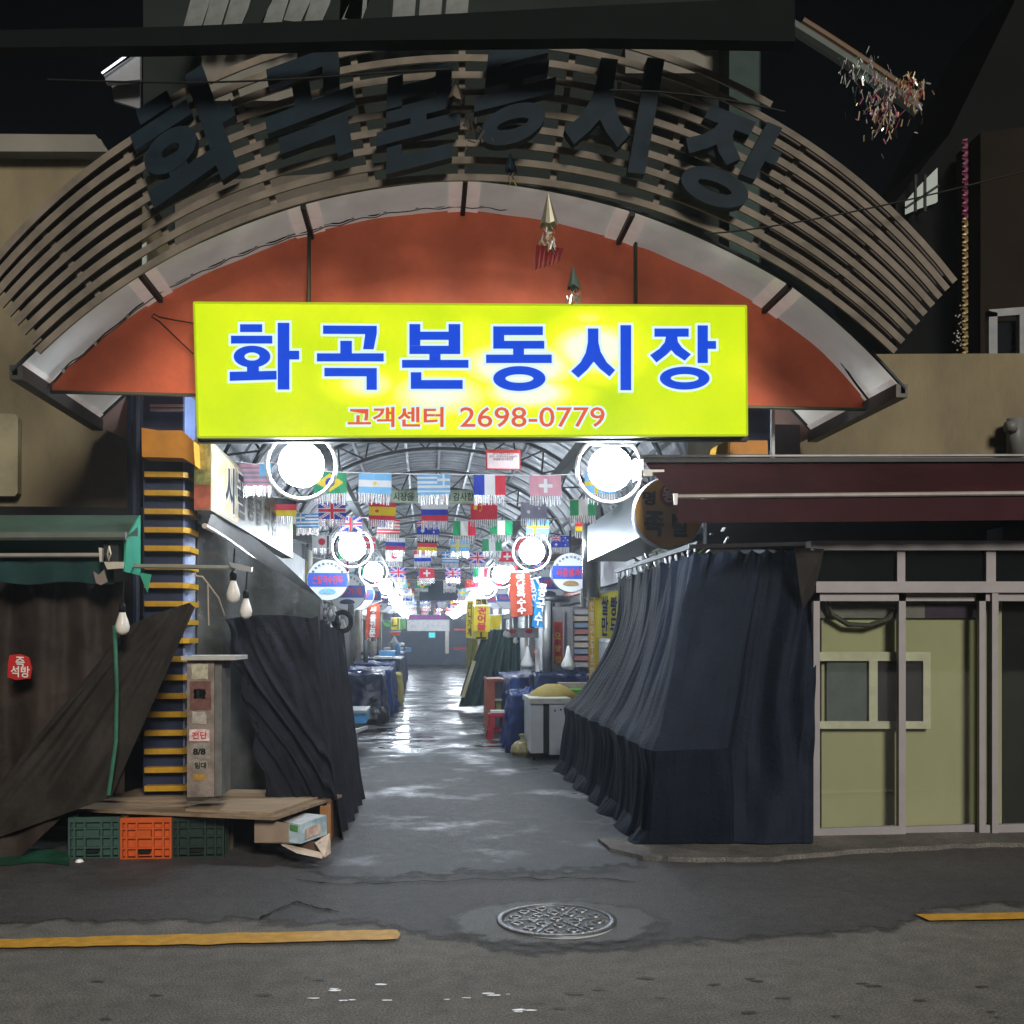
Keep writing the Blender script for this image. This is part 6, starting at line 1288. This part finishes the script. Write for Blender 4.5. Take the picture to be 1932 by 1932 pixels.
for k, (u, v) in enumerate(((954, 1196), (959, 1198), (973, 1209), (1018, 1170), (1010, 1140), (1003, 1150))):
    b = MB(); c = P(u, v, 16.5); b.lathe([(0, -.05), (.04, -.03), (.045, 0), (.02, .05), (0, .06)], c, 8); tag(b.build('spare_bulb', WHITE, None, True), ['white bulb hanging left of the grey shelf', 'white bulb beside the first one left of the grey shelf', 'lone white bulb just under the grey shelf', 'small white bulb near the blue banner foot', 'small white bulb behind the round signs', 'small white bulb between the blue banners'][k], 'light bulb')
b = MB(); b.lathe([(.0, .0), (.35, .0), (.38, .05), (.36, .1), (0, .12)], P(1035, 1136, 17.5), 20); tag(b.build('tray_lampshade', STEEL, None, True), 'grey dish shaped shade under the second right round sign', 'lampshade')
draped(1.35, 2.7, 16.3, 19.2, .95, BLUETARP, 'blue tarpaulin over the stall table behind the white cabinet on the right', seed=21)
draped(1.62, 2.7, 14.9, 16.0, 1.06, NAVYTARP, 'navy tarpaulin over the table beside the grey post on the right', seed=22)
draped(1.20, 1.75, 14.2, 15.4, .80, BLUETARP, 'blue tarpaulin hanging down between the red stool and the white cabinet', seed=23)
t = thing('red_fridge_case', 'orange red edged open cabinet at the alley edge on the right', 'cabinet', P(932, 1352, 17.5))
RO = M('faded_orange_red', (.40, .10, .06), .5, 0, .2, 6)
x0, x1 = P(919, 0, 17.4).x, P(952, 0, 17.4).x; z1 = P(0, 1290, 17.4).z
b = MB(); b.box(x0, x0+.13, 17.4, 18.3, 0, z1); b.build('side_panel', RO, t)
b = MB(); b.box(x0-.01, x1, 17.38, 18.3, z1, z1+.05); b.build('top_panel', RO, t)
b = MB(); b.box(x0+.13, x1, 17.6, 17.62, .05, z1); b.build('inner_back', M('grey_purple_inner', (.22, .22, .26), .5), t)
b = MB(); b.box(x0+.16, x1-.02, 17.5, 17.6, .28, .5); b.build('green_pack', M('yellow_green_pack', (.4, .45, .12), .5), t)
b = MB(); b.box(x0+.13, x1, 17.42, 17.6, .52, .55); b.build('shelf', WHITE, t)
# red stool
t = thing('plastic_stool', 'dark red plastic stool at the alley edge on the right', 'stool', G(941, 1398)); c = G(941, 1396); c.y += .15
RP = M('dark_red_plastic', (.34, .012, .03), .4, 0, .1)
b = MB(); b.lathe([(0, .41), (.15, .41), (.165, .385), (.165, .35)], c, 24); b.build('seat', RP, t, True)
for sx_ in (-1, 1):
    for sy in (-1, 1):
        b = MB(); b.prism([c+Vector((sx_*.13, sy*.12, .38)), c+Vector((sx_*.06, sy*.14, .38)), c+Vector((sx_*.10, sy*.19, 0)), c+Vector((sx_*.19, sy*.16, 0))], (0, -.018*sy, 0)); b.build('leg', RP, t)
b = MB(); b.tube([c+Vector((.15*math.cos(a), .15*math.sin(a), .15)) for a in [2*math.pi*i/20 for i in range(20)]], .018, 6, closed=True); b.build('ring_brace', RP, t)
b = MB(); b.box(c.x-.12, c.x+.14, c.y-.1, c.y+.12, .415, .45); tag(b.build('white_tray', WHITE), 'white tray lying on the red stool', 'tray')
# white cabinet
t = thing('white_cabinet', 'white metal cabinet with punched side panel beside the navy curtain', 'cabinet', G(1030, 1430))
p = G(1001, 1412); q = G(1052, 1434); WC_ = M('white_cabinet_paint', (.60, .61, .62), .45, .1, .12, 3)
x0, x1, y0, z1 = P(1001, 0, 13.3).x, P(1075, 0, 13.3).x, 13.25, P(0, 1322, 13.3).z
b = MB(); b.box(x0-.02, x1, y0-.05, y0+1.0, z1-.07, z1); b.build('top_slab', M('cabinet_top_cream', (.55, .55, .48), .5), t)
b = MB(); b.box(x0, x0+.16, y0, y0+.9, .10, z1-.08); b.build('side_panel', WC_, t)
b = MB(); b.box(x0+.24, x1, y0-.02, y0+.9, .08, z1-.08); b.build('door_panel', WC_, t)
b = MB(); b.box(x0+.16, x0+.24, y0+.04, y0+.9, .10, z1-.08); b.build('gap', DARKMETAL, t)
for k in range(3): b = MB(); b.ellipse((x0+.31+k*.075, y0-.023, z1-.16+.012*(k == 1)), (.013, 0, 0), (0, 0, .013), n=12); b.build('vent_hole', BLACK, t)
for xx_ in (x0+.03, x0+.45): b = MB(); b.box(xx_, xx_+.03, y0+.02, y0+.05, 0, .10); b.build('foot', BLACK, t)
b = MB(); c = P(1043, 1322, 13.9)
b.lathe([(.36, 0), (.36, .06), (.22, .17), (.10, .225), (0, .23)], c, 26); tag(b.build('yellow_cover', M('mustard_cloth', (.38, .29, .07), .7, 0, .15, 5, .3, 30), None, True), 'mustard yellow cloth mound on top of the white cabinet', 'cloth cover')
b = MB(); p = P(1057, 1302, 14.6); b.box(p.x, p.x+.75, 14.6, 15.1, p.z+.0, p.z+.1); tag(b.build('pink_board', M('pinkish_board', (.40, .31, .29), .6)), 'pinkish board lying behind the yellow cloth mound', 'board')
b = MB(); p = P(1075, 1312, 14.3); b.box(p.x, p.x+.5, 14.3, 14.6, p.z, p.z+.08); tag(b.build('green_pack', M('bright_green', (.12, .4, .06), .5)), 'bright green packet beside the yellow cloth mound', 'packet')
b = MB(); p = P(964, 1320, 15.8); b.box(p.x, p.x+.75, 15.8, 16.1, p.z-.1, p.z+.15); tag(b.build('green_crate', M('teal_green_plastic', (.02, .14, .09), .4)), 'teal green crate under the blue tarpaulins on the right', 'crate')
# puddle glints: thin water films on the alley floor
PW = M('puddle_water', (.02, .022, .025), .10, 0, .1)
b = MB()
for k in range(46):
    v = rnd.uniform(1338, 1412); u = rnd.uniform(690, 800) if rnd.random() < .6 else rnd.uniform(700, 930); r = rnd.uniform(8, 34)
    c = G(u, v, .0105+k*.00002)
    r2 = r*c.y/FOC
    b.poly([c+Vector((r2*math.cos(a)*(1+.3*noise.noise(Vector((math.cos(a), math.sin(a), k)))), r2*.5*math.sin(a)*(1+.5*noise.noise(Vector((math.cos(a)*2, math.sin(a)*2, k)))), 0)) for a in [2*math.pi*i/18 for i in range(18)]])
tag(b.build('puddles', PW), kind='structure')

# ---------------------------------------------------------------- haze volume added for the glow round the lamps
b = MB(); b.box(-20, 20, -3, 62, -1, 9.5); hz = b.build('haze', None); hz.data.materials.clear()
hm = bpy.data.materials.new('glow_haze'); hm.use_nodes = True; nt = hm.node_tree; nt.nodes.clear(); o = nt.nodes.new('ShaderNodeOutputMaterial'); v = nt.nodes.new('ShaderNodeVolumePrincipled')
v.inputs['Density'].default_value = 0.0026; v.inputs['Color'].default_value = (.92, .95, 1, 1); v.inputs['Anisotropy'].default_value = .7
nt.links.new(v.outputs[0], o.inputs['Volume']); hz.data.materials.append(hm); hz['kind'] = 'stuff'
